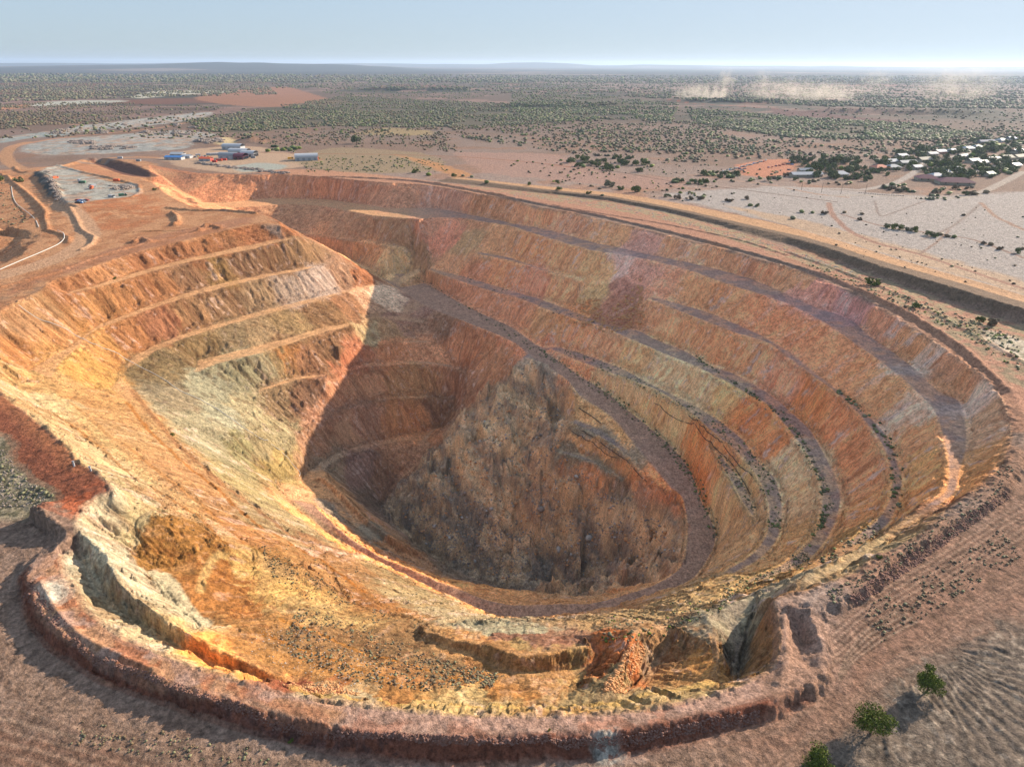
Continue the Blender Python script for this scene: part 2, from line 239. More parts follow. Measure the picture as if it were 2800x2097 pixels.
def base_z(x, y):
    z = pick(RA.zb, RF.zb, x, y)
    d = np.minimum(np.minimum(x+1000, 760-x), 1500-y); w = np.clip(d/60.0, 0, 1)
    return z*w
# far relief: low hills on the plain and a worn ridge line on the horizon
HILLS = [(at(905,196,0), 330, 90, 15, .0), (at(1230,232,0), 260, 80, 11, .1), (at(1560,222,0), 300, 70, 9, 0), (at(1940,246,0), 260, 45, 12, -.15), (at(500,236,0), 300, 60, 5, 0)]
def far_z(x, y):
    r = np.hypot(x, y); th = np.degrees(np.arctan2(x, y)); z = np.zeros(np.shape(x), np.float32)
    for (cx, cy), a, b, h, rot in HILLS:
        dx = x-cx; dy = y-cy; u = dx*math.cos(rot)+dy*math.sin(rot); v = -dx*math.sin(rot)+dy*math.cos(rot)
        q = (u/a)**2+(v/b)**2; q = q*(1+.5*(fbm(x/120, y/120, 3, 5)-.5)); z += h*(1-sstep(0.35, 1.1, q))
    z += sstep(1300, 3500, r)*9*(fbm(x/700, y/700, 3, 9)-.5)
    prof = 14+10*vn(th/6+31, th*0, 3)+8*vn(th/1.7, th*0, 4)
    left = 66*np.exp(-((th+27)/9.0)**2)+88*np.exp(-((th+17)/8)**4)*(vn(th/1.6, th*0, 8)*.22+.8)
    z += sstep(11000, 15000, r)*(1-sstep(17000, 21000, r))*left
    z += sstep(24000, 29000, r)*(1-sstep(31000, 38000, r))*(prof*3.5+90*np.exp(-((th-1.5)/3.5)**4))
    return z
def flow_coord(x, y, z):
    gx = pick(RA.gx, RF.gx, x, y); gy = pick(RA.gy, RF.gy, x, y); g = np.hypot(gx, gy)+1e-6
    m = np.clip(-z/np.maximum(g, .25), -400, 400)
    return x+gx/g*m, y+gy/g*m, g
def surf_many(PX):
    """march many photo rays down to the terrain at once"""
    D = np.array([ray(a, b) for a, b in PX]).reshape(-1, 3); D /= np.linalg.norm(D, axis=1)[:, None]
    T = np.concatenate([np.arange(60, 1500, 6.0), np.geomspace(1500, 9000, 160)]); n = len(D); hit = np.full(n, np.nan); lo = np.full(n, 60.0); done = np.zeros(n, bool)
    def below(t, idx):
        x = D[idx, 0]*t; y = D[idx, 1]*t; z = H+D[idx, 2]*t; g = np.where(y < 1500, base_z(x, y), 0)+far_z(x, y); return z <= g
    act = np.arange(n)
    if n <= 6:
        for i in range(n):
            b = below(T, np.full(len(T), i)); k = int(b.argmax())
            if b[k]: hit[i] = T[k]; lo[i] = T[max(0, k-1)]
        act = act[:0]
    for k in range(0, len(T), 1):
        if len(act) == 0: break
        b = below(T[k], act); hit[act[b]] = T[k]; lo[act[b]] = T[max(0, k-1)]; act = act[~b]
    ok = np.nonzero(~np.isnan(hit))[0]; a_ = lo[ok]; b_ = hit[ok]
    for _ in range(7):
        m = (a_+b_)/2; q = below(m, ok); b_ = np.where(q, m, b_); a_ = np.where(q, a_, m)
    R = np.full((n, 3), np.nan); R[ok, 0] = D[ok, 0]*b_; R[ok, 1] = D[ok, 1]*b_; R[ok, 2] = H+D[ok, 2]*b_; return R
def surf(px, py):
    r = surf_many([(px, py)])[0]; return None if np.isnan(r[0]) else r
def gz(x, y):
    return float(final_z(np.array([float(x)]), np.array([float(y)]))[0])
# ------------------------------------------------------------------ regions (traced outlines laid on the ground, world XY)
def inpoly(P, x, y):
    P = np.asarray(P); r = np.zeros(x.shape, bool)
    b = (x >= P[:, 0].min()) & (x <= P[:, 0].max()) & (y >= P[:, 1].min()) & (y <= P[:, 1].max())
    idx = np.nonzero(b)[0]; X = x[idx]; Y = y[idx]; q = np.zeros(len(idx), bool); n = len(P); j = n-1
    for i in range(n):
        xi, yi = P[i]; xj, yj = P[j]
        if yi != yj: q ^= ((yi > Y) != (yj > Y)) & (X < (xj-xi)*(Y-yi)/(yj-yi)+xi)
        j = i
    r[idx] = q; return r
def ground_poly(pts, dense=12):
    s = smooth_line([(a, b, 0) for a, b in pts]+[(pts[0][0], pts[0][1], 0)], dense); r = surf_many(s[:, :2]); return r[~np.isnan(r[:, 0]), :2]
def z0_poly(pts):
    s = smooth_line([(a, b, 0) for a, b in pts]+[(pts[0][0], pts[0][1], 0)], 10); return np.array([at(p[0], p[1], 0) for p in s])
PIT = z0_poly(RIM+NOTCH[1:]+FRONT[1:]+[(165,1175),(168,1142)]+WRIM[::-1][3:]+LRIM[1:]+[(575,486),(610,490),(598,477),(578,467),(553,460),(500,455),(440,452),(400,440),(360,420),(330,395)])
SLIDE = ground_poly([(1150,780),(1225,845),(1215,900),(1195,985),(1215,1020),(1345,1085),(1380,1050),(1450,1095),(1478,1135),(1474,1210),(1420,1250),(1270,1285),(1100,1268),(930,1195),(830,1105),(930,975),(1028,862)])
FURROW = z0_poly([(1880,1590),(1940,1470),(2010,1420),(2080,1380),(2212,1330),(2600,1300),(2600,2000),(1780,2000),(1720,1700)])
GULLY = ground_poly([(262,1146),(325,1108),(375,1085),(437,1126),(476,1172),(420,1204),(362,1228),(300,1204)], 8)
GULLY2 = None
def edge_dist_w(P, x, y, w):      # soft inside weight of a polygon: jittered lookups
    s = np.zeros(x.shape, np.float32)
    for k in range(4): s += inpoly(P, x+w*math.cos(k*1.57+.4), y+w*math.sin(k*1.57+.4))
    return s/4
BERMS = []
def berm(pts, h, wid, z=0.0):
    s = smooth_line([(a, b, 0) for a, b in pts], 14); BERMS.append((np.array([at(p[0], p[1], z) for p in s]), h, wid))
berm([(753,391),(903,401),(1028,422),(1156,450),(1293,477),(1481,522),(1656,570),(1809,622),(1959,707),(2059,772),(2150,852),(2176,902)], 1.3, 1.6)
berm([(600,382),(753,384),(903,393),(1028,413),(1156,440),(1293,467),(1481,511),(1656,558),(1809,608),(1972,690),(2080,760),(2170,845)], 1.5, 1.8)
berm([(940,398),(1106,428),(1281,459),(1443,486),(1600,520),(1700,552)], .7, 1.2); berm([(1700,545),(1850,600),(1960,650),(2060,705),(2211,790)], .8, 1.5)
berm([(145,448),(165,476),(178,500),(205,515),(200,528),(175,541)], 1.6, 1.8); berm([(95,455),(100,480),(105,500),(130,506),(150,515),(148,525)], 1.5, 1.7)
berm([(0,372),(35,400),(60,420),(85,440),(100,458)], 2.2, 2.2); berm([(0,622),(60,606),(120,590),(200,560),(300,530),(400,508),(480,488)], .9, 1.3); berm([(27,345),(33,362),(60,372),(100,366),(125,356)], 1.6, 2)
berm([(45,328),(100,330),(180,330),(260,326)], 1.6, 2.5); berm([(118,355),(180,372),(240,386),(300,402)], 1.6, 1.8); berm([(300,402),(303,418),(285,430)], 1.2, 1.6); berm([(362,452),(430,456),(490,456),(553,462)], 1.6, 1.6)
berm([(372,462),(382,470),(385,485),(376,488)], 2.4, 2.2); berm([(290,525),(305,518),(320,524)], 2.5, 2.6); berm([(430,500),(450,490),(475,494)], 2, 2.4); berm([(270,504),(330,500),(400,498),(470,488)], 1, 1.4); berm([(345,410),(365,400),(390,405),(420,425),(440,440)], 3, 4)
berm([(0,835),(50,873),(105,918),(150,955),(180,995),(205,1008)], .8, 1.0); berm([(90,1262),(130,1330),(190,1385),(260,1418),(330,1450),(340,1458)], .8, .8)
berm([(1720,1300),(1700,1330),(1698,1380),(1700,1430),(1680,1480)], .8, 1.1)
def facets(x, y, sc, seed):         # broken rock: random tilted blocks
    u = x/sc; v = y/sc; iu = np.floor(u).astype(np.int32); iv = np.floor(v).astype(np.int32); bd = np.full(u.shape, 1e9, np.float32); out = np.zeros(u.shape, np.float32)
    for a in (-1, 0, 1):
        for b in (-1, 0, 1):
            ca = iu+a; cb = iv+b; cx = ca+_h(ca, cb, 0, seed); cy = cb+_h(ca, cb, 0, seed+1); dx = u-cx; dy = v-cy; d = dx*dx+dy*dy; m = d < bd
            h = (_h(ca, cb, 0, seed+2)-.5)+1.3*(_h(ca, cb, 0, seed+3)-.5)*dx+1.3*(_h(ca, cb, 0, seed+4)-.5)*dy
            out = np.where(m, h, out); bd = np.where(m, d, bd)
    return out
def final_z(x, y, parts=False):
    wn = .55+.45*sstep(200, 420, np.hypot(x, y)); wx = wn*2.6*(fbm(x/9, y/9, 3, 15)-.5)+1.1*(fbm(x/2.2, y/2.2, 2, 16)-.5); wy = wn*2.6*(fbm(x/9+7, y/9, 3, 17)-.5)+1.1*(fbm(x/2.2+7, y/2.2, 2, 18)-.5)
    z = np.where((np.abs(x) < 1100) & (y < 1500), base_z(x+wx, y+wy), 0).astype(np.float32)+far_z(x, y)
    near = (np.hypot(x, y) < 1100); i = np.nonzero(near)[0]
    out = z.copy(); X = x[i]; Y = y[i]; zi = z[i]
    qx, qy, g = flow_coord(X, Y, zi)
    sw = sstep(.55, 1.1, g)*sstep(-.6, -3, zi); gul = edge_dist_w(GULLY, X, Y, .8); md = sstep(.25, .5, g)*(1-sw)*sstep(-.6, -3, zi)
    lit = sstep(120, -60, X+0.25*(Y-300))
    a = np.abs(2*vn(qx/3.1, qy/3.1, 21)-1); b = np.abs(2*vn(qx/1.3+4, qy/1.3, 22)-1); c = fbm(qx/11, qy/11, 3, 23)
    d = sw*((.2+.5*lit)*(a-.5)+(.12+.25*lit)*(b-.5)+(2.2)*(c-.5))
    sl = edge_dist_w(SLIDE, X, Y, 3.0)
    rid = 1-np.abs(2*fbm(X/17, Y/17, 4, 31)-1)
    i2 = np.nonzero(sl > 0)[0]; xx = X[i2]; yy = Y[i2]; ax = xx+3*(fbm(xx/7, yy/7, 2, 35)-.5); ay = yy+3*(fbm(xx/7+9, yy/7, 2, 36)-.5)
    rid2 = 1-np.abs(2*fbm((xx+.55*yy)/15, (yy-.55*xx)/42, 4, 31)-1)
    d[i2] += sl[i2]*(13.0*(rid2-.75)+9.0*facets(ax, ay, 15, 201)+4.5*facets(ax, ay, 6, 211)+1.9*facets(ax, ay, 2.4, 221)+1.0*(fbm(xx/1.5, yy/1.5, 2, 33)-.5))
    i3 = np.nonzero(sw > .05)[0]; d[i3] += sw[i3]*(1.5*facets(qx[i3], qy[i3], 5.5, 231)+.8*facets(qx[i3], qy[i3], 2.2, 241)+.9*facets(X[i3]+zi[i3]*.7, Y[i3], 4.0, 251))
    d += md*(.9*(fbm(X/8, Y/8, 4, 43)-.5)+.35*(fbm(X/1.6, Y/1.6, 3, 44)-.5))
    d += gul*(1.0*(np.abs(2*vn(qx/1.3, qy/1.3, 45)-1)-.5)+.4*(vn(qx/.7, qy/.7, 46)-.5))
    flat = 1-sw
    rg = sstep(.25, .6, g); d += flat*((.45+1.2*rg)*(fbm(X/9, Y/9, 4, 41)-.5)+(.28+.9*rg)*(fbm(X/1.7, Y/1.7, 3, 42)-.5))*sstep(1000, 400, Y)+.3*(fbm(X/4.5, Y/4.5, 2, 52)-.5)*sstep(300, 200, Y)+.16*(fbm(X/.8, Y/.8, 2, 49)-.5)*sstep(260, 160, Y)
    fd = edge_dist_w(FURROW, X, Y, 1.5)
    if fd.any():
        cxy = at(1990, 1400); an = np.arctan2(Y-cxy[1], X-cxy[0]); rf = np.hypot(X-cxy[0], Y-cxy[1])
        wv = np.sin(an*46+2.2*fbm(X/6, Y/6, 2, 47)*6+rf*.14); d += fd*(.13*wv*sstep(2, 9, rf)+.3*(fbm(X/3, Y/3, 2, 48)-.5))
    inb = (X > -380) & (X < 260)
    for P_, h_, w_ in BERMS:
        j = np.nonzero((X > P_[:, 0].min()-8) & (X < P_[:, 0].max()+8) & (Y > P_[:, 1].min()-8) & (Y < P_[:, 1].max()+8))[0]
        if len(j) == 0: continue
        D2 = np.full(len(j), 1e9, np.float32); xj = X[j]; yj = Y[j]
        for k in range(len(P_)-1):
            a_ = P_[k]; dv = P_[k+1]-a_; t = np.clip(((xj-a_[0])*dv[0]+(yj-a_[1])*dv[1])/max((dv*dv).sum(), 1e-6), 0, 1); D2 = np.minimum(D2, (xj-a_[0]-t*dv[0])**2+(yj-a_[1]-t*dv[1])**2)
        d[j] += h_*np.exp(-D2/(w_*w_))*(.65+.8*fbm(xj/4, yj/4, 2, 50))
    bk = (zi > -4)*sstep(.18, .45, g); i4 = np.nonzero(bk > .02)[0]; d[i4] += bk[i4]*(.55*facets(X[i4], Y[i4], 2.3, 261)+1.3*(fbm(X[i4]/6, Y[i4]/6, 3, 51)-.5)+.22*facets(X[i4], Y[i4], .8, 271))
    out[i] += d
    if parts: return out, i, qx, qy, g
    return out
# ---- polar sheet, dense near the camera foot, reaching the horizon
NC = 1180; TH = np.radians(np.linspace(-60, 60, NC))
rr = [48.0]
while rr[-1] < 46000:
    r = rr[-1]; rr.append(r+(0.40 if r < 260 else 0.62 if r < 700 else 0.62+(r-700)*.0042 if r < 1500 else r*.011))
rr = np.array(rr); NR = len(rr)
GX = (rr[:, None]*np.sin(TH)[None]).ravel(); GY = (rr[:, None]*np.cos(TH)[None]).ravel()
GZ, gi, qx, qy, gg = final_z(GX, GY, True)
print('grid', NR, NC, NR*NC)
FLOW = np.zeros((len(GX), 3), np.float32); FLOW[:, 0] = GX; FLOW[:, 1] = GY
FLOW[gi, 0] = qx; FLOW[gi, 1] = qy; FLOW[gi, 2] = GZ[gi]*.12
SL = np.zeros(len(GX), np.float32); SL[gi] = gg
# ------------------------------------------------------------------ rock and soil colours; shaded pit walls painted lighter to make up for shade
IL = np.array([2.12, 2.2, 2.65]); IO = np.array([1.74, 1.72, 1.88]); IU = np.array([.52, .62, .96]); ID = np.array([.39, .49, .84])
def seeds(txt, ill, mixto=None, mixw=.14):
    o = []
    for t in txt.split(';'):
        t = t.strip()
        if not t: continue
        a, b = t.split(':'); px, py = map(float, a.split(',')); c = [float(v) for v in b.split(',')]; q = lin(c)/ill; g_ = q.mean(); q = g_+(q-g_)*.86
        if mixto is not None: q = q*(1-mixw)+mixw*mixto
        o.append((px, py, q*min(1, .82/q.max())))
    return o
SEED = seeds('''150,625:200,130,80;250,592:215,145,90;325,562:190,120,75;400,547:180,112,68;475,527:190,120,70;550,505:190,112,60;600,492:195,118,68;80,680:215,160,110;120,720:232,165,100;
200,660:225,155,88;260,640:208,138,80;330,620:190,122,72;400,600:175,125,90;470,590:185,138,78;540,570:165,120,88;600,558:160,115,80;660,545:180,135,95;30,700:225,165,115;40,760:235,160,90;100,770:238,172,95;
160,790:242,180,85;230,740:238,168,85;290,720:212,138,80;350,700:198,125,88;420,680:182,132,90;500,650:168,125,90;560,640:180,145,112;640,620:210,180,165;690,600:225,195,185;740,590:200,150,120;790,600:205,120,65;
340,790:145,122,85;420,750:160,130,88;500,730:160,135,100;560,720:195,160,118;620,700:190,152,102;700,680:170,122,78;760,665:190,128,85;620,735:170,130,90;
380,860:168,152,125;450,830:185,182,155;500,800:175,168,135;560,790:195,182,148;618,775:200,165,115;638,768:225,150,75;665,770:188,130,92;705,760:178,128,90;
420,900:192,182,150;480,900:200,197,170;540,880:205,190,150;600,860:185,150,112;640,860:152,108,84;680,850:148,106,86;
500,960:190,180,130;560,960:200,180,135;600,930:205,188,145;460,940:205,195,162;580,1020:205,175,105;540,1060:205,185,130;610,990:210,180,110;
2060,1090:160,105,75;1990,1130:210,160,110;1900,1190:225,190,140;1850,1160:240,180,100;1780,1210:215,155,95;1700,1250:238,178,100;1600,1275:235,188,118;1500,1300:230,188,128;1400,1330:212,175,122;1300,1350:210,168,118;
1200,1365:195,145,118;1160,1380:165,110,90;1100,1360:195,188,160;1000,1330:195,175,140;900,1290:200,172,125;820,1240:200,162,112;760,1220:205,148,92;700,1180:200,148,105;640,1130:205,180,135;560,1110:205,175,130;
450,1060:218,162,105;380,1010:222,165,110;320,950:225,175,118;260,900:228,172,108;200,860:228,168,98;100,860:242,208,155;180,960:242,208,158;280,1040:242,208,158;350,1090:228,182,130;430,1120:218,168,108;520,1160:218,148,82;
600,1200:215,152,80;680,1230:212,152,88;760,1280:185,122,55;540,1230:238,190,105;360,1160:190,128,40;420,1180:188,125,38;330,1190:195,135,50;300,1100:225,200,150;200,1120:235,215,182;240,1180:242,228,200;300,1250:242,228,200;360,1300:238,218,182;400,1330:235,215,180;
450,1300:195,122,40;480,1270:190,118,35;500,1340:210,145,70;620,1300:218,178,110;580,1260:238,185,95;720,1375:172,125,75;800,1400:160,120,78;900,1430:162,122,78;1000,1440:192,135,70;1050,1475:218,145,60;600,1405:208,148,82;
700,1440:208,148,78;800,1480:208,140,70;640,1485:185,82,52;700,1492:225,205,165;300,1385:235,210,170;440,1440:230,195,140;1300,1480:200,170,120;1200,1430:215,172,105;1450,1500:228,192,132;1000,1520:232,195,128;1250,1530:238,185,105;
160,940:235,195,140;240,960:230,175,110;100,830:235,180,110;60,820:240,190,120''', IL, lin((208, 166, 122))/IL, .12)
SEED += seeds('''700,400:120,78,62;620,395:115,75,58;480,400:125,80,60;400,390:120,72,55;430,420:140,90,65;500,425:130,85,60;600,415:120,80,65;850,430:125,88,78;760,415:115,75,65;950,440:130,98,98;1050,460:130,92,72;1150,470:168,120,95;
1220,490:175,125,105;1300,510:165,120,90;1400,530:150,110,118;1440,520:170,120,95;1480,550:172,125,105;1560,570:178,125,98;1640,590:172,115,92;1700,610:165,120,95;1760,640:160,108,112;1830,670:150,108,130;1900,710:160,112,100;
1960,750:160,118,92;2000,785:215,192,195;2040,800:150,110,95;2060,820:168,125,98;2100,870:195,175,182;2080,850:160,120,100;2120,920:150,125,112;2130,970:130,98,65;2100,1030:150,108,60;
940,480:140,96,86;960,510:155,95,85;1000,520:122,105,82;1080,520:152,110,80;1150,530:198,135,92;1220,560:198,145,108;1290,580:192,150,112;1340,580:168,142,155;1390,600:150,108,112;1430,610:188,130,112;1500,630:198,140,102;
1580,660:192,130,92;1660,690:188,112,75;1720,730:192,118,80;1780,770:198,130,92;1840,810:208,138,95;1900,850:205,150,110;1950,890:192,168,165;1980,950:195,142,105;2000,1020:175,130,82;1970,1090:188,128,70;
980,580:150,110,85;1030,600:155,98,76;1090,590:185,120,82;1150,610:182,120,105;1220,640:172,125,95;1290,640:148,130,98;1340,660:105,68,72;1330,690:100,65,68;1360,630:115,78,88;1420,680:192,140,110;1490,710:202,145,108;1560,740:192,130,92;
1620,770:182,130,98;1680,810:192,130,110;1740,850:215,132,70;1800,900:208,132,88;1850,960:208,135,92;1880,1030:198,135,98;1870,1100:182,125,75;
980,640:148,98,80;1050,670:155,102,82;1110,660:152,100,80;1180,700:160,120,88;1250,680:200,130,80;1250,730:188,130,100;1320,740:192,145,118;1380,760:182,150,115;1440,790:180,162,138;1500,820:170,150,125;1570,850:178,150,108;
1630,890:222,132,62;1680,940:215,138,82;1710,1000:170,150,130;1730,1080:165,140,115;1720,1150:160,125,82;1240,800:198,130,92;1300,830:180,152,125;1360,860:165,150,125;1420,900:175,150,115;1450,930:170,150,120;
1500,960:215,138,72;1540,990:208,140,88;1515,1030:225,128,40;1560,1080:165,145,115;1600,1040:172,145,108;1600,1150:150,125,95;1150,745:175,110,85''', IU, lin((205, 156, 130))/IU, .2)
WM = lin((190,134,100))/IU
SEED += seeds('1590,1335:195,178,150;1600,1320:190,172,145', IL)
SEED += seeds('''640,470:115,82,65;750,490:115,85,68;850,500:112,85,68;700,520:140,98,70;800,550:150,108,75;850,560:155,130,100;900,540:110,85,68;
800,650:125,98,88;826,636:150,135,135;860,690:92,62,65;900,660:88,62,70;950,710:92,66,62;800,720:110,102,85;830,710:105,80,60;760,775:115,62,42;850,760:135,85,55;930,760:135,90,68;1000,760:130,84,62;1060,790:132,90,68;
700,850:112,75,62;800,830:115,80,65;900,820:122,88,60;1000,830:108,72,60;700,900:102,72,68;780,900:108,78,75;870,890:125,80,45;950,890:92,62,48;900,910:130,80,40;680,960:98,72,65;760,930:105,80,72;700,1000:88,80,80;
780,1010:78,60,75;830,1030:82,55,50;860,1000:105,70,55;800,1080:58,50,60;660,1080:120,95,75;690,1040:130,98,68;760,1100:120,88,60;850,1160:125,88,58;720,1100:90,88,95;820,1160:85,88,95;
1000,920:128,105,95;1100,860:128,105,85;1180,800:125,115,118;1150,880:138,108,80;1050,980:128,105,88;950,1080:92,84,84;1000,1150:82,78,80;1100,1050:125,104,88;1160,1070:150,112,84;1110,1120:142,105,82;
1190,1150:98,68,48;1250,950:150,112,75;1240,975:90,86,86;1290,1000:92,88,88;1265,920:88,86,88;1310,945:90,86,86;1275,895:150,118,82;1330,930:155,118,75;1300,970:150,112,75;1350,1000:160,112,70;1360,985:92,86,86;1440,1064:215,125,55;1440,1112:148,116,90;1455,1170:150,112,78;1390,1035:190,112,55;1280,1020:150,100,65;1330,1060:80,74,76;1230,1080:130,100,78;1330,1120:118,98,95;1430,1150:158,112,74;1400,1220:155,105,58;1280,1190:88,62,48;1150,1250:72,74,86;
1060,1220:68,65,70;1250,1280:135,102,72;980,1000:118,105,92;960,1140:80,72,72;1080,930:150,140,125;1200,960:140,115,100;700,1130:150,105,60;800,1190:190,120,45;950,1250:185,125,60;1150,1300:150,105,60''', ID, lin((120, 108, 102))/ID, .26)
SEED += seeds('''1320,1420:140,82,35;1290,1440:125,75,35;1450,1420:115,88,62;1410,1440:120,100,85;1530,1420:150,110,58;1500,1450:125,95,60;1600,1440:95,88,85;1640,1390:105,82,58;1660,1350:115,85,58;1000,1400:130,98,62;1150,1430:120,90,58;300,1290:125,115,102;400,1350:150,130,100;430,1400:180,120,50;520,1430:165,115,55''', np.array([.6, .7, 1.1]))
SP = []; SCOL = []
_q = surf_many([(a[0], a[1]) for a in SEED])
for q, (px, py, c) in zip(_q, SEED):
    if not np.isnan(q[0]): SP.append(q); SCOL.append(c)
SP = np.array(SP, np.float32); SCOL = np.array(SCOL, np.float32)
COL = np.ones((len(GX), 4), np.float32)
R_ = np.hypot(GX, GY)
def C3(*c): return lin(c)/IO
def mixc(m, c):
    m = m[:, None]; COL[:, :3] = COL[:, :3]*(1-m)+np.asarray(c, np.float32)*m
# plain
n1 = fbm(GX/160, GY/160, 4, 51); n2 = fbm(GX/40, GY/40, 4, 52); n3 = fbm(GX/600, GY/600, 4, 53); n4 = fbm(GX/7, GY/7, 3, 54)
COL[:, :3] = C3(162, 130, 114)
mixc(sstep(.42, .62, n1), C3(178, 152, 142)); mixc(sstep(.52, .7, n2)*.6, C3(188, 132, 100)); mixc(sstep(.5, .75, n4)*.35, C3(140, 105, 88))
mixc(sstep(600, 1000, R_)*.45, C3(128, 104, 92)); farm = sstep(1000, 2200, R_)
mixc(farm*.9, C3(112, 92, 82)); mixc(farm*sstep(.44, .52, n3+.25*(n1-.5)), C3(84, 78, 68)); mixc(farm*sstep(.56, .64, n1+.2*(n2-.5))*.75, C3(160, 125, 115)); mixc(farm*sstep(.62, .7, n3)*.4, C3(165, 90, 65))
vf = sstep(4500, 9000, R_)
n5 = fbm(GX/2600, GY/1800, 5, 57, .6)
mixc(vf*.97, C3(62, 62, 62)); mixc(vf*sstep(.58, .62, n5), C3(88, 76, 74)); mixc(vf*sstep(.68, .72, n5), C3(140, 122, 116)); mixc(vf*sstep(.47, .40, n5)*.7, C3(46, 50, 48))
def paint(pts, c, soft=3.0, amt=1.0, jit=4.0, tex=None):
    P = z0_poly(pts); b = (GX > P[:, 0].min()-20) & (GX < P[:, 0].max()+20) & (GY > P[:, 1].min()-20) & (GY < P[:, 1].max()+20)
    i = np.nonzero(b)[0]
    if len(i) == 0: return
    x = GX[i]+jit*2*(fbm(GX[i]/9, GY[i]/9, 3, 61)-.5); y = GY[i]+jit*2*(fbm(GX[i]/9, GY[i]/9, 3, 62)-.5)
    w = edge_dist_w(P, x, y, soft)*amt
    if tex is not None: w = w*tex[i]
    COL[i, :3] = COL[i, :3]*(1-w[:, None])+np.asarray(C3(*c), np.float32)*w[:, None]
def stroke(pts, c, wid, amt=1.0, soft=1.0, z=0.0, jit=.6):
    s = smooth_line([(a, b, 0) for a, b in pts], 9); P = np.array([at(p[0], p[1], z) for p in s])
    b = (GX > P[:, 0].min()-wid) & (GX < P[:, 0].max()+wid) & (GY > P[:, 1].min()-wid) & (GY < P[:, 1].max()+wid); i = np.nonzero(b)[0]
    if len(i) == 0: return
    x = GX[i]+jit*2*(vn(GX[i]/6, GY[i]/6, 63)-.5); y = GY[i]+jit*2*(vn(GX[i]/6, GY[i]/6, 64)-.5); D = np.full(len(i), 1e9, np.float32)
    for k in range(len(P)-1):
        a = P[k]; d = P[k+1]-a; L2 = max((d*d).sum(), 1e-6); t = np.clip(((x-a[0])*d[0]+(y-a[1])*d[1])/L2, 0, 1)
        D = np.minimum(D, np.hypot(x-a[0]-t*d[0], y-a[1]-t*d[1]))
    w = (1-sstep(wid/2-soft, wid/2+soft, D))*amt
    COL[i, :3] = COL[i, :3]*(1-w[:, None])+np.asarray(C3(*c), np.float32)*w[:, None]
def speck(f, lo, hi, sd): return sstep(lo, hi, fbm(GX/f, GY/f, 3, sd))
# near apron
paint([(-900,1700),(-900,900),(-60,900),(60,1150),(20,1300),(300,1500),(800,1650),(1400,1620),(1800,1480),(2000,1230),(2200,1060),(2400,900),(3300,1100),(3300,2600),(-900,2600)], (160,128,112), 6)
paint([(-900,1100),(60,1100),(60,1300),(300,1520),(800,1657),(400,2200),(-900,2200)], (158,130,116), 5, .8)
paint([(-600,1500),(0,1590),(100,1620),(300,1700),(-600,1900)], (150,92,68), 5, .8)
paint([(-900,1100),(60,1100),(60,1300),(300,1520),(800,1657),(400,2200),(-900,2200)], (132,104,90), 3, .55, 4, speck(3.1, .5, .62, 91))
paint([(1780,1330),(2212,1080),(2600,1000),(2600,1400),(2212,1330),(1850,1560),(1700,1657),(1500,1640),(1790,1500)], (162,122,104), 5, .9)
paint([(1850,1250),(2300,1000),(2500,1080),(1960,1400),(1840,1390)], (128,98,82), 3, .7, 4, speck(2.2, .48, .6, 92))
paint([(1880,1560),(1960,1420),(2080,1380),(2212,1330),(2600,1300),(2600,2000),(1750,2000),(1700,1657)], (128,112,102), 3, .95)
paint([(1880,1560),(1960,1420),(2080,1380),(2212,1330),(2600,1300),(2600,2000),(1750,2000)], (185,165,150), 2, .55, 2, speck(1.3, .56, .68, 93))
# bund top and face
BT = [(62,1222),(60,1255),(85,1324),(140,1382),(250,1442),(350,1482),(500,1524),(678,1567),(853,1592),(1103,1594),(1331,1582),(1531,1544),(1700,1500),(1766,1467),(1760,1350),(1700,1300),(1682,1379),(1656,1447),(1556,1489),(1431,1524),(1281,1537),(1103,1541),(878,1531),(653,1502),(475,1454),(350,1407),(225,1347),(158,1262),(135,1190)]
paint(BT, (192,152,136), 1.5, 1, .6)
paint([(60,1255),(85,1324),(140,1382),(250,1442),(500,1524),(700,1570),(750,1530),(600,1495),(400,1430),(250,1362),(160,1270),(130,1190)], (205,150,112), 2, .8, 2, speck(6, .4, .55, 94))
paint([(60,1255),(85,1324),(140,1382),(250,1442),(500,1524),(560,1480),(400,1430),(250,1362),(160,1270),(130,1190)], (192,122,88), 2, .8, 2, speck(5, .5, .6, 95))
paint([(500,1524),(678,1567),(853,1592),(1103,1594),(1331,1582),(1531,1544),(1650,1520),(1500,1535),(1300,1560),(1103,1572),(853,1565),(600,1530)], (185,112,82), 2, .75, 2, speck(5, .48, .56, 96))
paint([(85,1262),(140,1255),(150,1290),(110,1310)], (225,212,195), 1.5, .9, 1)
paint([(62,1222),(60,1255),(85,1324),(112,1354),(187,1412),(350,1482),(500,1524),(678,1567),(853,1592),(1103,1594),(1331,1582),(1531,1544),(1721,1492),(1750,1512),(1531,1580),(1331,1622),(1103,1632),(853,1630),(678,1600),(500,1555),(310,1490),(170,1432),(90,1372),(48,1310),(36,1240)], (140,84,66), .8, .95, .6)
paint([(1280,1580),(1331,1575),(1350,1625),(1290,1640)], (190,185,178), 1, .8, 2, speck(1.3, .35, .5, 97)); paint([(300,1460),(700,1575),(850,1600),(850,1630),(600,1585)], (105,80,78), 1, .6, 1, speck(1.5, .4, .55, 98))
paint([(1700,1300),(1766,1467),(1659,1519),(1640,1470),(1682,1420)], (178,138,118), 1.5, .8)
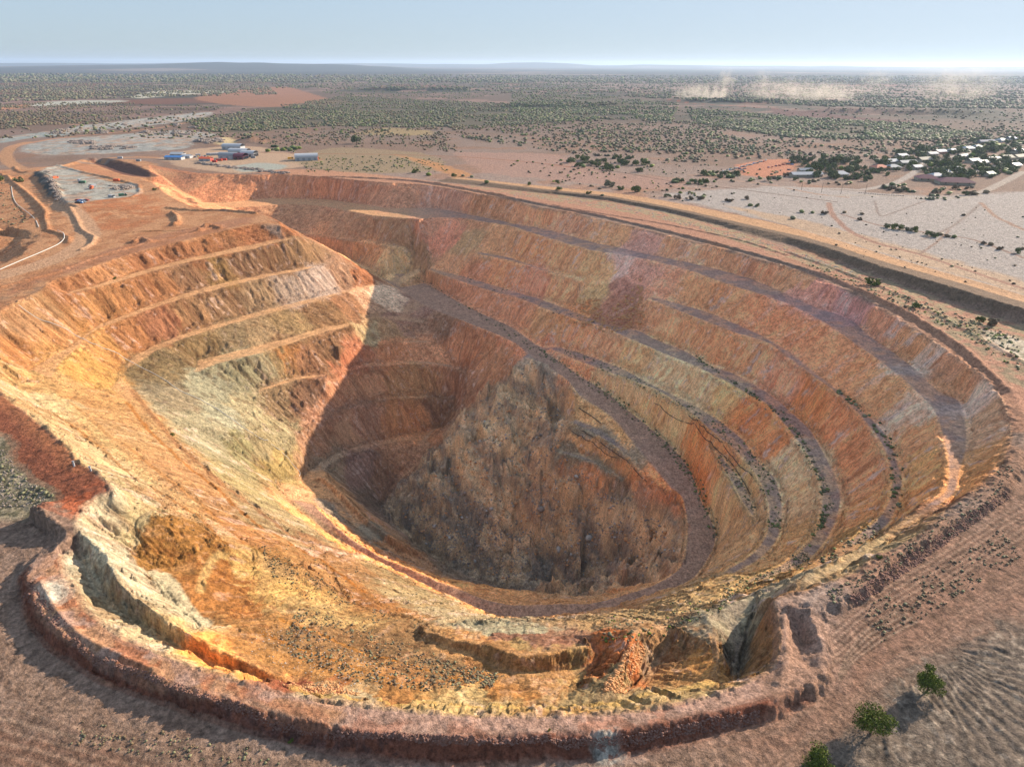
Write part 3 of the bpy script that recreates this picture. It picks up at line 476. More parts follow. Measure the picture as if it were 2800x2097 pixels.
# left plateau
paint([(-200,800),(0,847),(105,929),(207,1014),(240,1050),(165,1100),(60,1080),(-200,1060)], (160,96,72), 2, 1, 2)
paint([(-200,800),(-80,790),(105,929),(207,1014),(150,1010),(60,940),(0,880),(-200,900)], (200,130,92), 2, .7, 2)
paint([(-200,950),(0,930),(30,990),(60,1020),(120,1050),(110,1075),(60,1100),(0,1110),(-200,1110)], (165,150,128), 1.5, 1, 2)
paint([(-200,950),(0,930),(30,990),(60,1020),(120,1050),(110,1075),(60,1100),(0,1110),(-200,1110)], (95,90,70), 1.5, .8, 2, speck(2, .48, .58, 99))
paint([(62,1092),(170,1120),(235,1060),(212,1040),(110,1075)], (200,108,72), 1.5, .8, 1, speck(3, .35, .5, 100))
# upper left
paint([(-200,380),(150,350),(330,352),(430,450),(560,455),(600,480),(540,490),(112,615),(0,690),(-200,760)], (205,150,112), 3)
paint([(150,455),(300,420),(350,440),(330,480),(220,500),(190,470)], (195,115,72), 3, .7, 5, speck(8, .4, .55, 101))
paint([(20,640),(110,600),(300,545),(540,480),(520,470),(300,520),(100,590),(20,620)], (180,125,98), 2, .8)
paint([(330,395),(400,440),(440,452),(470,440),(400,405),(350,375)], (225,145,90), 2, .9)
paint([(0,690),(80,640),(110,620),(60,600),(0,630)], (150,120,100), 2, .6, 3, speck(3, .45, .6, 102))
stroke([(-60,612),(0,596),(60,580),(120,560),(170,535),(192,508),(178,480),(150,458),(128,436)], (208,162,130), 17, 1, 1.5)
stroke([(128,436),(105,415),(80,390),(50,365),(20,345),(10,330),(25,318),(60,308)], (195,145,110), 17, 1, 1.5)
paint([(-200,380),(150,350),(330,352),(430,450),(560,455),(600,480),(540,490),(112,615),(0,690),(-200,760)], (178,118,82), 3, .6, 5, speck(9, .46, .6, 110))
stroke([(-60,612),(0,596),(60,580),(120,560),(170,535),(192,508),(178,480),(150,458),(128,436)], (208,162,130), 16, .9, 1.5)
stroke([(60,360),(110,357),(180,345),(300,340),(400,345)], (195,145,112), 12, 1, 1.5)
paint([(85,372),(118,355),(180,372),(215,380),(290,400),(302,420),(280,428),(160,448),(140,443),(125,430),(92,385)], (186,178,170), 2)
paint([(170,372),(230,375),(290,395),(260,398),(200,385)], (205,150,110), 2)
paint([(190,352),(225,366),(258,380),(240,383),(190,370),(160,357)], (205,142,105), 2)
paint([(190,341),(270,350),(350,381),(335,384),(262,372),(225,356)], (125,85,72), 1.5)
paint([(70,375),(85,370),(134,408),(130,430),(112,430)], (85,82,80), 1)
paint([(45,325),(60,313),(130,300),(250,292),(330,284),(400,283),(470,292),(420,305),(400,318),(330,322),(200,328),(100,329)], (172,168,166), 4, 1, 8)
paint([(0,300),(100,285),(180,272),(300,258),(400,246),(460,243),(440,255),(380,265),(300,275),(200,283),(120,292),(0,305)], (176,172,170), 4, 1, 8)
paint([(0,300),(60,290),(130,285),(150,292),(60,300),(0,310)], (160,165,165), 4, 1, 6)
stroke([(20,318),(120,300),(240,288),(350,276),(420,262)], (205,150,118), 10, .8, 3)
paint([(200,300),(420,284),(460,292),(300,310)], (190,150,135), 4, .5, 8, speck(14, .45, .6, 103))
for q_, sp_ in (([(45,325),(60,313),(130,300),(250,292),(330,284),(400,283),(470,292),(420,305),(400,318),(330,322),(200,328),(100,329)], 111), ([(0,300),(100,285),(180,272),(300,258),(400,246),(460,243),(440,255),(380,265),(300,275),(200,283),(120,292),(0,305)], 112), ([(85,372),(118,355),(180,372),(215,380),(290,400),(302,420),(280,428),(160,448),(140,443),(125,430),(92,385)], 113)):
    paint(q_, (192,150,125), 4, .7, 8, speck(16, .5, .62, sp_)); paint(q_, (120,115,112), 3, .55, 6, speck(6, .56, .66, sp_+5)); paint(q_, (205,200,192), 3, .5, 6, speck(9, .55, .68, sp_+9))
paint([(280,210),(330,198),(420,196),(520,199),(400,205),(300,214)], (200,190,175), 5, 1, 10); paint([(60,230),(90,222),(180,218),(280,219),(180,226)], (190,185,175), 5, 1, 10)
paint([(0,232),(60,226),(62,232),(0,238)], (200,140,105), 5, 1, 8); paint([(540,192),(620,188),(700,212),(760,222),(600,232),(480,225),(420,212)], (170,118,92), 6, .9, 12)
paint([(340,342),(400,326),(470,318),(560,318),(640,335),(710,350),(640,362),(520,375),(400,362)], (200,165,140), 3, 1, 5)
paint([(500,360),(560,352),(620,358),(600,368),(520,372)], (180,178,170), 3, 1, 4); paint([(455,300),(500,297),(510,310),(470,312)], (225,195,150), 4, 1, 6)
paint([(540,372),(640,366),(760,372),(900,388),(1000,405),(1120,425),(1060,428),(900,400),(750,390),(600,378)], (205,148,118), 3, .9)
paint([(620,345),(720,320),(900,330),(960,350),(940,370),(800,375),(680,365)], (165,140,112), 4, .9, 8)
paint([(760,290),(830,277),(930,283),(940,292),(850,294)], (178,152,108), 4, .7, 6)
paint([(850,334),(920,347),(975,362),(1020,378),(1000,386),(960,375),(900,352)], (205,145,98), 3, .9, 5)
paint([(980,330),(1200,335),(1300,370),(1500,395),(1400,410),(1200,390),(1050,375)], (182,142,128), 4, .8, 10); paint([(1150,400),(1500,455),(1700,500),(1600,480),(1350,440)], (198,155,125), 3, .7, 5)
paint([(1430,420),(1700,405),(2000,425),(2400,430),(2400,740),(2211,670),(2050,600),(1850,545),(1700,490),(1550,455)], (186,172,168), 4, .95, 6)
paint([(1560,445),(1700,470),(1900,520),(2211,610),(2400,680),(2400,710),(2211,645),(1900,550),(1700,490)], (205,168,138), 3, .8, 5)
# platform between the far rim and the ridge
paint([(753,388),(943,394),(1206,423),(1443,461),(1659,522),(1859,589),(2009,644),(2209,707),(2400,760),(2400,900),(2200,900),(2174,870),(2109,800),(2009,728),(1884,650),(1734,580),(1581,537),(1381,487),(1156,440),(978,402)], (195,142,118), 2, 1, 1.5)
paint([(943,394),(1206,421),(1443,459),(1659,520),(1859,586),(2009,641),(2209,704),(2400,750),(2400,850),(2211,780),(2050,720),(1900,640),(1700,560),(1443,478),(1206,436)], (178,158,125), 2, .8, 3, speck(4, .4, .55, 104))
paint([(2120,715),(2212,740),(2300,800),(2211,790),(2140,745)], (235,215,195), 2, .9, 3); paint([(1990,690),(2080,700),(2211,760),(2300,850),(2200,850),(2100,760),(2020,730)], (150,140,112), 2, .7, 3, speck(4, .4, .55, 105))
stroke([(1106,441),(1281,480),(1481,526),(1656,576),(1809,631),(1909,690),(2009,752),(2109,830)], (120,78,62), 2.4, .8, .7)
stroke([(1700,560),(1850,620),(1950,680),(2050,745),(2140,830),(2200,930)], (190,138,112), 8, .9, 1.2)
for k in range(22): stroke([(-200,1440+k*9),(0,1506+k*9),(250,1578+k*8),(560,1648+k*7),(900,1690+k*7)], (128,98,84) if k % 3 else (186,154,134), .55+.3*(k % 2), .45, .3, jit=.5)
for k in range(10): stroke([(20-k*6,1200+k*6),(10-k*4,1330+k*8),(60,1440+k*7),(200,1530+k*6),(500,1610+k*5),(900,1650+k*3),(1300,1648+k*3),(1600,1600+k*4)], (132,102,88) if k % 2 else (184,150,130), .6, .45, .3, jit=.5)
for k in range(8): stroke([(1640,1657+k*9),(1780,1560+k*5),(1960,1400+k*5),(2120,1290+k*5),(2300,1190+k*5)], (130,98,84) if k % 2 else (188,150,130), .5, .45, .25, jit=.3)
# ridge: near face painted darker to stand in for its shade
RBx = [p for p in RB[:-1]]; paint(RB+RC[::-1], (138,112,94), .6, 1, 1.5); paint(RC+RD[::-1], (212,162,122), .8, .9, .6)
# tracks
for pts, w, c in [([(1790,440),(1800,470),(1840,505),(1900,530),(1985,552),(2080,585),(2212,630)], 5, (175,130,112)), ([(1815,465),(1900,490),(2000,505),(2100,520),(2212,560)], 3, (160,125,112)), ([(1890,436),(1902,470),(1960,450),(2000,435)], 1.5, (145,118,108)),
    ([(1990,520),(2060,490),(2120,440)], 2.5, (160,138,130)), ([(2120,440),(2150,470),(2212,500)], 4, (180,140,120)), ([(1985,552),(2030,520),(2050,500)], 2, (165,130,115)), ([(1231,362),(1330,372),(1456,394),(1606,412),(1806,438)], 3, (120,86,72)), ([(1530,385),(1659,400),(1759,420),(1830,428)], 5, (190,150,130)),
    ([(1650,405),(1830,410),(1860,412),(1930,398),(1972,376),(2000,352),(2050,342),(2100,330),(2212,312)], 9, (188,172,165)), ([(1800,424),(1900,424),(2000,430),(2100,425),(2212,372)], 9, (190,172,162)), ([(2110,372),(2160,355),(2212,345)], 8, (188,172,165)),
    ([(556,330),(700,333),(850,335),(1000,340),(1150,352),(1231,362)], 5, (165,110,85)), ([(1320,215),(1450,222),(1600,232),(1720,238)], 9, (160,88,68)), ([(1330,210),(1600,218),(1800,232),(2000,238)], 10, (165,130,122)),
    ([(60,262),(110,265),(180,272)], 8, (200,150,120)), ([(830,250),(1000,255),(1200,262)], 5, (160,120,100)), ([(0,385),(60,370)], 8, (190,140,105))]: stroke(pts, c, w, .9, .8)
for k in range(26):          # wheel marks on the apron
    o = k*9
    if k < 12: stroke([(1800,1350+o*.9),(1880,1290+o*.8),(2000,1215+o*.8),(2150,1120+o*.8),(2300,1030+o*.8)], (122,92,78) if k % 2 else (185,150,130), .5, .55, .25, jit=.2)
    elif k < 20: o -= 108; stroke([(1815,1450+o*.3),(1835+o*.2,1400+o*.4),(1870+o*.5,1360+o*.4),(1950+o*.6,1310+o*.5)], (118,90,76) if k % 2 else (190,158,138), .45, .6, .2, jit=.15)
    else: o -= 180; stroke([(-200,1430+o*3),(0,1500+o*3),(250,1570+o*2.6),(550,1640+o*2.4)], (130,102,90), .7, .5, .3, jit=.4)
paint([(1659,236),(1750,243),(1900,258),(1990,262),(1900,268),(1780,262),(1690,255)], (112,76,72), 6, 1, 12)
paint([(1590,358),(1640,348),(1700,345),(1720,355),(1700,378),(1650,385),(1600,378)], (205,135,105), 3, 1, 4)
for pts in ([(400,262),(560,238),(750,210),(900,218),(1150,228),(1320,240),(1150,268),(900,275),(700,272),(560,285),(450,285)], [(1106,205),(1300,210),(1450,225),(1330,240),(1200,262),(1106,250)], [(1480,235),(1700,252),(2000,270),(2100,290),(1900,300),(1650,292),(1500,262)]): paint(pts, (98, 92, 74), 12, .75, 30)
paint([(1180,165),(1500,172),(1700,180),(2212,200),(2212,225),(1800,215),(1500,205),(1200,190)], (168,140,132), 20, .6, 60, speck(60, .48, .58, 106))
RAMP = ground_poly([(818,600),(928,666),(1018,704),(1106,740),(1218,821),(1301,889),(1363,949),(1426,1026),(1471,1081),(1481,1129),(1474,1212),(1406,1266),(1271,1303),(1106,1306),(978,1268),(828,1205),(728,1138),(640,1050),(603,1052),(703,1150),(828,1220),(978,1292),(1106,1337),(1271,1321),(1418,1291),(1500,1250),(1556,1154),(1521,1079),(1468,974),(1356,879),(1256,812),(1106,707),(928,614),(880,584)], 10)
# pit
pm = inpoly(PIT, GX, GY); pw = edge_dist_w(PIT, GX+1.2*(n4-.5), GY, 1.0); pi = np.nonzero((pw > 0) | (GZ < -3.4) & (GX > -420) & (GX < 260) & (GY < 900) & (R_ > 95) & (pw > 0))[0]
X = GX[pi]; Y = GY[pi]; Zp = GZ[pi]; fx = FLOW[pi, 0]; fy = FLOW[pi, 1]
wa = 16*(fbm(X/16, Y/16, 5, 71, .62)-.5)+5*(fbm(fx/3, fy/3, 2, 72)-.5); wb = 16*(fbm(X/16, Y/16, 5, 73, .62)-.5)+5*(fbm(fx/3, fy/3, 2, 74)-.5); wz = 7*(fbm(X/10+Zp/9, Y/10, 3, 75)-.5)
out = np.zeros((len(pi), 3), np.float32)
for s in range(0, len(pi), 60000):
    e = slice(s, s+60000)
    d2 = (X[e][:, None]+wa[e][:, None]*2-SP[None, :, 0])**2+(Y[e][:, None]+wb[e][:, None]*2-SP[None, :, 1])**2+1.6*(Zp[e][:, None]+wz[e][:, None]-SP[None, :, 2])**2
    d2 = d2.astype(np.float32)/(1.0+(SP[None, :, 1]/260.0)**2)
    w = 1.0/(d2+2.0); w = w*w; w = w*w; out[e] = (w@SCOL)/w.sum(1)[:, None]
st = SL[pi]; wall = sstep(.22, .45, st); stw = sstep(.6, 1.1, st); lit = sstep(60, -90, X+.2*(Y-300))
iso = fbm(X/2.0, Y/2.0+Zp/3, 4, 87, .65); streak = fbm(fx/1.8, fy/1.8, 4, 81)*stw+iso*(1-stw); streak = .6*streak+.4*iso; st2 = fbm(fx/6+3, fy/6, 3, 82)*stw+fbm(X/6+3, Y/6, 3, 88)*(1-stw)
out *= (1+wall[:, None]*(.9*(streak[:, None]-.46)+.6*(st2[:, None]-.5)))
pal = sstep(.58, .72, .5*fbm(fx/4.5, fy/4.5, 3, 83)+.5*iso)*wall*(.15+.45*stw)*(1.25-.6*lit); out = out*(1-pal[:, None])+np.array(lin((225,195,178))*.8, np.float32)*pal[:, None]
crk = 1-np.abs(2*fbm(X/5+Zp/7, Y/5, 3, 89)-1); dark = np.maximum(sstep(.62, .74, fbm(fx/2.4+50, fy/2.4, 3, 84))*stw*.5, sstep(.90, .97, crk)*.55)*wall; out *= (1-dark[:, None]*np.array([.45, .6, .65], np.float32))
sw_ = edge_dist_w(SLIDE, X, Y, 2.5)[:, None]*.6; t_ = sstep(.35, .65, fbm(X/13+Zp/11, Y/13, 4, 93))[:, None]; sc_ = (np.array(lin((98, 88, 82))/np.array([.50, .52, .60]))*(1-t_)+np.array(lin((166, 140, 114))/np.array([.50, .52, .60]))*t_).astype(np.float32)*(1+.8*(iso[:, None]-.48)); out = out*(1-sw_)+sc_*sw_
dustLit = np.array(lin((222,168,118))/1.38, np.float32); dustShade = np.array(lin((100,89,94))/np.array([.62,.66,.78]), np.float32)  # bench dust; shade of the right side put into its darker, bluer tone
dust = dustLit*lit[:, None]+dustShade*(1-lit[:, None]); fl = (1-wall)*sstep(-.8, -2, Zp)*np.where(Y > 175, .75, .25)*(1-edge_dist_w(SLIDE, X, Y, 3)*.97)
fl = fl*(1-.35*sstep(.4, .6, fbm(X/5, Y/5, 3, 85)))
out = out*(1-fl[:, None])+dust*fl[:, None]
rp = np.clip(edge_dist_w(RAMP, X, Y, .8), 0, 1)[:, None]*(1-wall[:, None]); out = out*(1-rp*.9)+rp*.9*np.array(lin((118,96,88))/np.array([.55,.62,.8]), np.float32)*(.8+.5*fbm(X/3, Y/3, 3, 91)[:, None])
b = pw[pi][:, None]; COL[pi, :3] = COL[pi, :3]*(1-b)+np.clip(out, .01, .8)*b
def stroke_s(pts, c, wid, amt=.8, soft=.6, jit=.7):      # narrow soil bands lying on the pit slopes
    s = smooth_line([(a, b, 0) for a, b in pts], 8); P = surf_many(s[:, :2]); P = P[~np.isnan(P[:, 0]), :2]
    b = (GX > P[:, 0].min()-wid) & (GX < P[:, 0].max()+wid) & (GY > P[:, 1].min()-wid) & (GY < P[:, 1].max()+wid) & pm; i = np.nonzero(b)[0]; x = GX[i]+jit*2*(fbm(GX[i]/3, GY[i]/3, 2, 63)-.5); y = GY[i]+jit*2*(fbm(GX[i]/3, GY[i]/3, 2, 64)-.5); D = np.full(len(i), 1e9, np.float32)
    for k in range(len(P)-1):
        a = P[k]; d = P[k+1]-a; L2 = max((d*d).sum(), 1e-6)
        if L2 > 400: continue
        t = np.clip(((x-a[0])*d[0]+(y-a[1])*d[1])/L2, 0, 1); D = np.minimum(D, np.hypot(x-a[0]-t*d[0], y-a[1]-t*d[1]))
    w = (1-sstep(wid/2-soft, wid/2+soft, D))*amt; COL[i, :3] = COL[i, :3]*(1-w[:, None])+np.asarray(lin(c)/IL, np.float32)*w[:, None]
for pts, c, wd, am in [([(60,862),(150,915),(225,975),(275,1022),(337,1058),(380,1085),(437,1122),(478,1165)], (178,112,50), 1.6, .6), ([(150,868),(200,909),(237,940),(287,975),(362,1033),(400,1063),(450,1103),(500,1148),(550,1183),(640,1226)], (196,134,78), 2.0, .6), ([(170,890),(260,965),(330,1035),(400,1085),(470,1135),(540,1195),(620,1240)], (222,176,128), 5, .5),
    ([(275,872),(325,932),(375,978),(412,1013),(462,1050),(512,1098),(550,1128),(620,1168),(700,1218),(790,1280)], (192,118,48), 2.0, .7), ([(285,842),(314,880),(345,915),(385,962),(437,1006),(487,1053),(550,1098),(620,1149),(700,1196)], (176,118,84), 3.0, .6), ([(345,1242),(365,1265),(385,1300),(410,1332),(425,1345)], (238,224,196), 5.5, .85), ([(480,1195),(440,1238),(432,1275)], (230,196,140), 2.2, .6),
    ([(560,1365),(640,1398),(740,1432),(850,1466)], (200,132,62), 1.4, .7), ([(603,1333),(678,1364),(740,1391),(803,1416),(903,1442),(1003,1470)], (212,140,58), 1.2, .7), ([(500,1385),(620,1430),(760,1472),(900,1500)], (212,152,92), 6, .55), ([(640,1493),(760,1512),(880,1520),(1103,1528),(1240,1526),(1340,1518),(1440,1498),(1540,1473)], (238,196,126), 3.0, .7),
    ([(100,842),(180,905),(260,985),(330,1042)], (240,205,152), 4, .5), ([(20,868),(110,935),(190,1010),(250,1052),(330,1095)], (242,210,160), 3, .5), ([(640,1090),(700,1140),(760,1190),(840,1240),(930,1285),(1040,1325)], (196,176,140), 4, .5)]: stroke_s(pts, c, wd, am)
COL[:, :3] *= (1+.55*(fbm(GX/.9, GY/.9, 2, 90)[:, None]-.5)*sstep(330, 180, R_)[:, None]); COL[:, :3] *= (1+.28*(fbm(GX/2.2, GY/2.2, 3, 86)[:, None]-.5)*sstep(900, 300, R_)[:, None])
COL[:, :3] = np.clip(COL[:, :3], .008, .85); COL[:, 3] = 0; COL[gi, 3] = sstep(.6, 1.1, SL[gi])*sstep(-.6, -3, GZ[gi])
# ------------------------------------------------------------------ materials
def new_mat(name):
    m = bpy.data.materials.new(name); m.use_nodes = True; n = m.node_tree.nodes; return m, n, m.node_tree.links, n['Principled BSDF']
def ground_mat():
    m, n, l, b = new_mat('earth'); b.inputs['Roughness'].default_value = .95; b.inputs['Specular IOR Level'].default_value = .12
    a = n.new('ShaderNodeAttribute'); a.attribute_name = 'Col'; f = n.new('ShaderNodeAttribute'); f.attribute_name = 'flow'
    g = n.new('ShaderNodeNewGeometry')
    def noise(vec, sc, det, rough=.6):
        t = n.new('ShaderNodeTexNoise'); t.inputs['Scale'].default_value = sc; t.inputs['Detail'].default_value = det; t.inputs['Roughness'].default_value = rough; l.new(vec, t.inputs['Vector']); return t.outputs['Fac']
    def mth(op, x, y, z=None):
        t = n.new('ShaderNodeMath'); t.operation = op
        for i, v in enumerate((x, y, z)):
            if v is None: continue
            if isinstance(v, (int, float)): t.inputs[i].default_value = v
            else: l.new(v, t.inputs[i])
        return t.outputs[0]
    np_ = noise(g.outputs['Position'], .9, 7, .74); nf0 = noise(f.outputs['Vector'], .75, 6, .7); ni = noise(g.outputs['Position'], .28, 6, .7)
    nf = mth('ADD', mth('MULTIPLY', nf0, a.outputs['Alpha']), mth('MULTIPLY', ni, mth('SUBTRACT', 1.0, a.outputs['Alpha']))); ns = noise(g.outputs['Position'], 4.0, 3, .6)
    v = n.new('ShaderNodeTexVoronoi'); v.inputs['Scale'].default_value = 1.1; l.new(g.outputs['Position'], v.inputs['Vector'])
    pebble = mth('LESS_THAN', v.outputs['Distance'], .16)
    s = mth('MULTIPLY_ADD', nf, .7, mth('MULTIPLY', np_, 1.3)); s = mth('MULTIPLY_ADD', s, 1.5, -.5); 
    def edge(v_, lo, hi): q_ = n.new('ShaderNodeMapRange'); q_.interpolation_type = 'SMOOTHSTEP'; q_.inputs[1].default_value = lo; q_.inputs[2].default_value = hi; l.new(v_, q_.inputs[0]); return q_.outputs[0]
    e1 = edge(noise(g.outputs['Position'], 1.7, 8, .8), .43, .53); e2 = edge(noise(f.outputs['Vector'], 1.3, 8, .8), .42, .54); e3 = edge(noise(g.outputs['Position'], .45, 8, .75), .40, .56)
    wA = a.outputs['Alpha']; em = mth('ADD', mth('MULTIPLY', e2, wA), mth('MULTIPLY', e3, mth('SUBTRACT', 1.0, wA)))
    s = mth('MULTIPLY', s, mth('ADD', .68, mth('ADD', mth('MULTIPLY', e1, .28), mth('MULTIPLY', em, .28)))); n2_ = noise(g.outputs['Position'], 2.7, 5, .7); s = mth('ADD', s, mth('MULTIPLY', mth('SUBTRACT', n2_, .5), 1.1)); s = mth('MAXIMUM', s, .3); s = mth('MULTIPLY', s, 1.06)
    s = mth('MULTIPLY', s, mth('SUBTRACT', 1.0, mth('MULTIPLY', pebble, .22)))
    vm = n.new('ShaderNodeVectorMath'); vm.operation = 'SCALE'; l.new(a.outputs['Color'], vm.inputs[0]); l.new(s, vm.inputs['Scale'])
    l.new(vm.outputs[0], b.inputs['Base Color'])
    bp = n.new('ShaderNodeBump'); bp.inputs['Strength'].default_value = .9; bp.inputs['Distance'].default_value = 1.0
    h = mth('ADD', mth('MULTIPLY', nf, .9), mth('MULTIPLY', np_, .7)); h = mth('ADD', h, mth('MULTIPLY', ns, .12)); l.new(h, bp.inputs['Height']); l.new(bp.outputs[0], b.inputs['Normal'])
    return m
EARTH = ground_mat()
idx = np.arange(NR*NC).reshape(NR, NC)
QUAD = np.stack([idx[:-1, :-1], idx[:-1, 1:], idx[1:, 1:], idx[1:, :-1]], -1).reshape(-1, 4)
qcx = GX[QUAD[:, 0]]; qcy = GY[QUAD[:, 0]]
inp = inpoly(PIT, qcx, qcy); inr = inpoly(RAMP, qcx, qcy) & inp
def sheet(name, mask, smooth=True):
    q = QUAD[mask]; u, inv = np.unique(q.ravel(), return_inverse=True); inv = inv.astype(np.int32)
    me = bpy.data.meshes.new(name)
    me.vertices.add(len(u)); me.vertices.foreach_set('co', np.stack([GX[u], GY[u], GZ[u]], 1).astype(np.float32).ravel())
    me.loops.add(len(inv)); me.loops.foreach_set('vertex_index', inv)
    me.polygons.add(len(q)); me.polygons.foreach_set('loop_start', np.arange(0, len(inv), 4, dtype=np.int32)); me.polygons.foreach_set('loop_total', np.full(len(q), 4, np.int32))
    me.update()
    a = me.attributes.new('Col', 'FLOAT_COLOR', 'POINT'); a.data.foreach_set('color', COL[u].astype(np.float32).ravel())
    a = me.attributes.new('flow', 'FLOAT_VECTOR', 'POINT'); a.data.foreach_set('vector', FLOW[u].ravel())
    me.polygons.foreach_set('use_smooth', np.ones(len(q), bool)); me.materials.append(EARTH)
    o = bpy.data.objects.new(name, me); C.objects.link(o); o['kind'] = 'structure'; return o
sheet('ground', ~inp); sheet('open_pit', inp & ~inr); sheet('haul_road', inr)
# ------------------------------------------------------------------ air
def haze():
    bm = bmesh.new(); bmesh.ops.create_cube(bm, size=1); me = bpy.data.meshes.new('haze')
    z0, z1 = float(GZ.min())-1.5, 260.0
    for v in bm.verts: v.co = (v.co.x*120000, v.co.y*120000, z0 if v.co.z < 0 else z1)
    bm.to_mesh(me); bm.free(); o = bpy.data.objects.new('haze', me); C.objects.link(o)
    m = bpy.data.materials.new('air'); m.use_nodes = True; n = m.node_tree.nodes; n.remove(n['Principled BSDF'])
    p = n.new('ShaderNodeVolumePrincipled'); p.inputs['Color'].default_value = (.62, .78, 1, 1); p.inputs['Density'].default_value = 4.2e-5; p.inputs['Anisotropy'].default_value = .25
    m.node_tree.links.new(p.outputs[0], n['Material Output'].inputs['Volume']); me.materials.append(m); o['kind'] = 'stuff'
haze()
# ------------------------------------------------------------------ small builders
def mat(name, rgb, rough=.8, spec=.3, metal=0, var=.0):
    m, n, l, b = new_mat(name); b.inputs['Roughness'].default_value = rough; b.inputs['Specular IOR Level'].default_value = spec; b.inputs['Metallic'].default_value = metal
    c = tuple(float(v) for v in lin(rgb)/1.0)
    t = n.new('ShaderNodeTexNoise'); t.inputs['Scale'].default_value = 1.6; t.inputs['Detail'].default_value = 5; g = n.new('ShaderNodeNewGeometry'); l.new(g.outputs['Position'], t.inputs['Vector'])
    x = n.new('ShaderNodeMix'); x.data_type = 'RGBA'; v = max(var, .12)
    x.inputs[6].default_value = (c[0]*(1-v), c[1]*(1-v), c[2]*(1-v), 1); x.inputs[7].default_value = (min(1, c[0]*(1+v)), min(1, c[1]*(1+v)), min(1, c[2]*(1+v)), 1)
    l.new(t.outputs['Fac'], x.inputs[0]); l.new(x.outputs[2], b.inputs['Base Color']); return m
def leafmat(name, rgb, rgb2):
    m, n, l, b = new_mat(name); b.inputs['Roughness'].default_value = .7; b.inputs['Specular IOR Level'].default_value = .15
    a = n.new('ShaderNodeAttribute'); a.attribute_name = 'tone'
    x = n.new('ShaderNodeMix'); x.data_type = 'RGBA'; x.inputs[6].default_value = (*[float(v) for v in lin(rgb)], 1); x.inputs[7].default_value = (*[float(v) for v in lin(rgb2)], 1)
    l.new(a.outputs['Fac'], x.inputs[0]); l.new(x.outputs[2], b.inputs['Base Color']); return m
M = dict(white=mat('white_metal', (165, 165, 166), .5), grey=mat('grey_metal', (130, 134, 138), .5), blue=mat('blue_metal', (70, 120, 175), .5), red=mat('red_oxide', (170, 62, 45), .6), maroon=mat('maroon_roof', (105, 48, 60), .6),
         cream=mat('cream_wall', (165, 155, 136), .8), pinkroof=mat('terracotta_roof', (190, 120, 95), .8), glass=mat('dark_glass', (25, 30, 38), .2, .5), tyre=mat('rubber', (22, 22, 22), .9), yellow=mat('yellow_paint', (220, 160, 30), .5),
         orange=mat('orange_paint', (205, 90, 45), .6), green=mat('green_paint', (70, 110, 85), .6), dark=mat('dark_steel', (48, 50, 56), .6), bark=mat('bark', (92, 76, 62), .95), wood=mat('timber', (95, 82, 70), .9),
         poly=mat('black_pipe', (22, 22, 24), .5), hose=mat('white_pipe', (190, 186, 178), .6), silver=mat('silver_paint', (132, 134, 136), .5), navy=mat('navy_paint', (40, 55, 95), .4), purple=mat('purple_paint', (110, 55, 90), .6),
         rockd=mat('dark_rock', (138, 124, 114), .95, var=.45), rockr=mat('red_rock', (122, 90, 78), .95, var=.5), rocko=mat('ochre_rock', (190, 140, 95), .95, var=.35), rockw=mat('pale_rock', (172, 162, 152), .95, var=.3),
         leafb=leafmat('leaf_bright', (48, 60, 20), (116, 124, 46)), leafd=leafmat('leaf_dark', (62, 70, 40), (112, 120, 68)), leafg=leafmat('leaf_grey', (84, 84, 66), (128, 124, 92)), leafr=leafmat('leaf_brown', (86, 72, 58), (122, 104, 78)))
def mesh_np(name, v, f, m, parent=None, tone=None, smooth=False):
    me = bpy.data.meshes.new(name); v = np.asarray(v, np.float32); f = np.asarray(f, np.int32); k = f.shape[1]
    me.vertices.add(len(v)); me.vertices.foreach_set('co', v.ravel()); me.loops.add(f.size); me.loops.foreach_set('vertex_index', f.ravel())
    me.polygons.add(len(f)); me.polygons.foreach_set('loop_start', np.arange(0, f.size, k, dtype=np.int32)); me.polygons.foreach_set('loop_total', np.full(len(f), k, np.int32)); me.update()
    if tone is not None: a = me.attributes.new('tone', 'FLOAT', 'POINT'); a.data.foreach_set('value', np.asarray(tone, np.float32))
    if smooth: me.polygons.foreach_set('use_smooth', np.ones(len(f), bool))
    me.materials.append(m); o = bpy.data.objects.new(name, me); C.objects.link(o)
    if parent: o.parent = parent
    return o
def tag(o, label, cat, group=None):
    o['label'] = label; o['category'] = cat
    if group: o['group'] = group
    return o
def empty(name, loc, rz=0.0, sc=1.0):
    o = bpy.data.objects.new(name, None); C.objects.link(o); o.location = loc; o.rotation_euler = (0, 0, rz); o.scale = (sc,)*3; o.empty_display_size = .5; return o
def copy_tree(o, parent=None):
    c = o.copy(); C.objects.link(c); c.parent = parent
    for ch in list(o.children): copy_tree(ch, c)
    return c
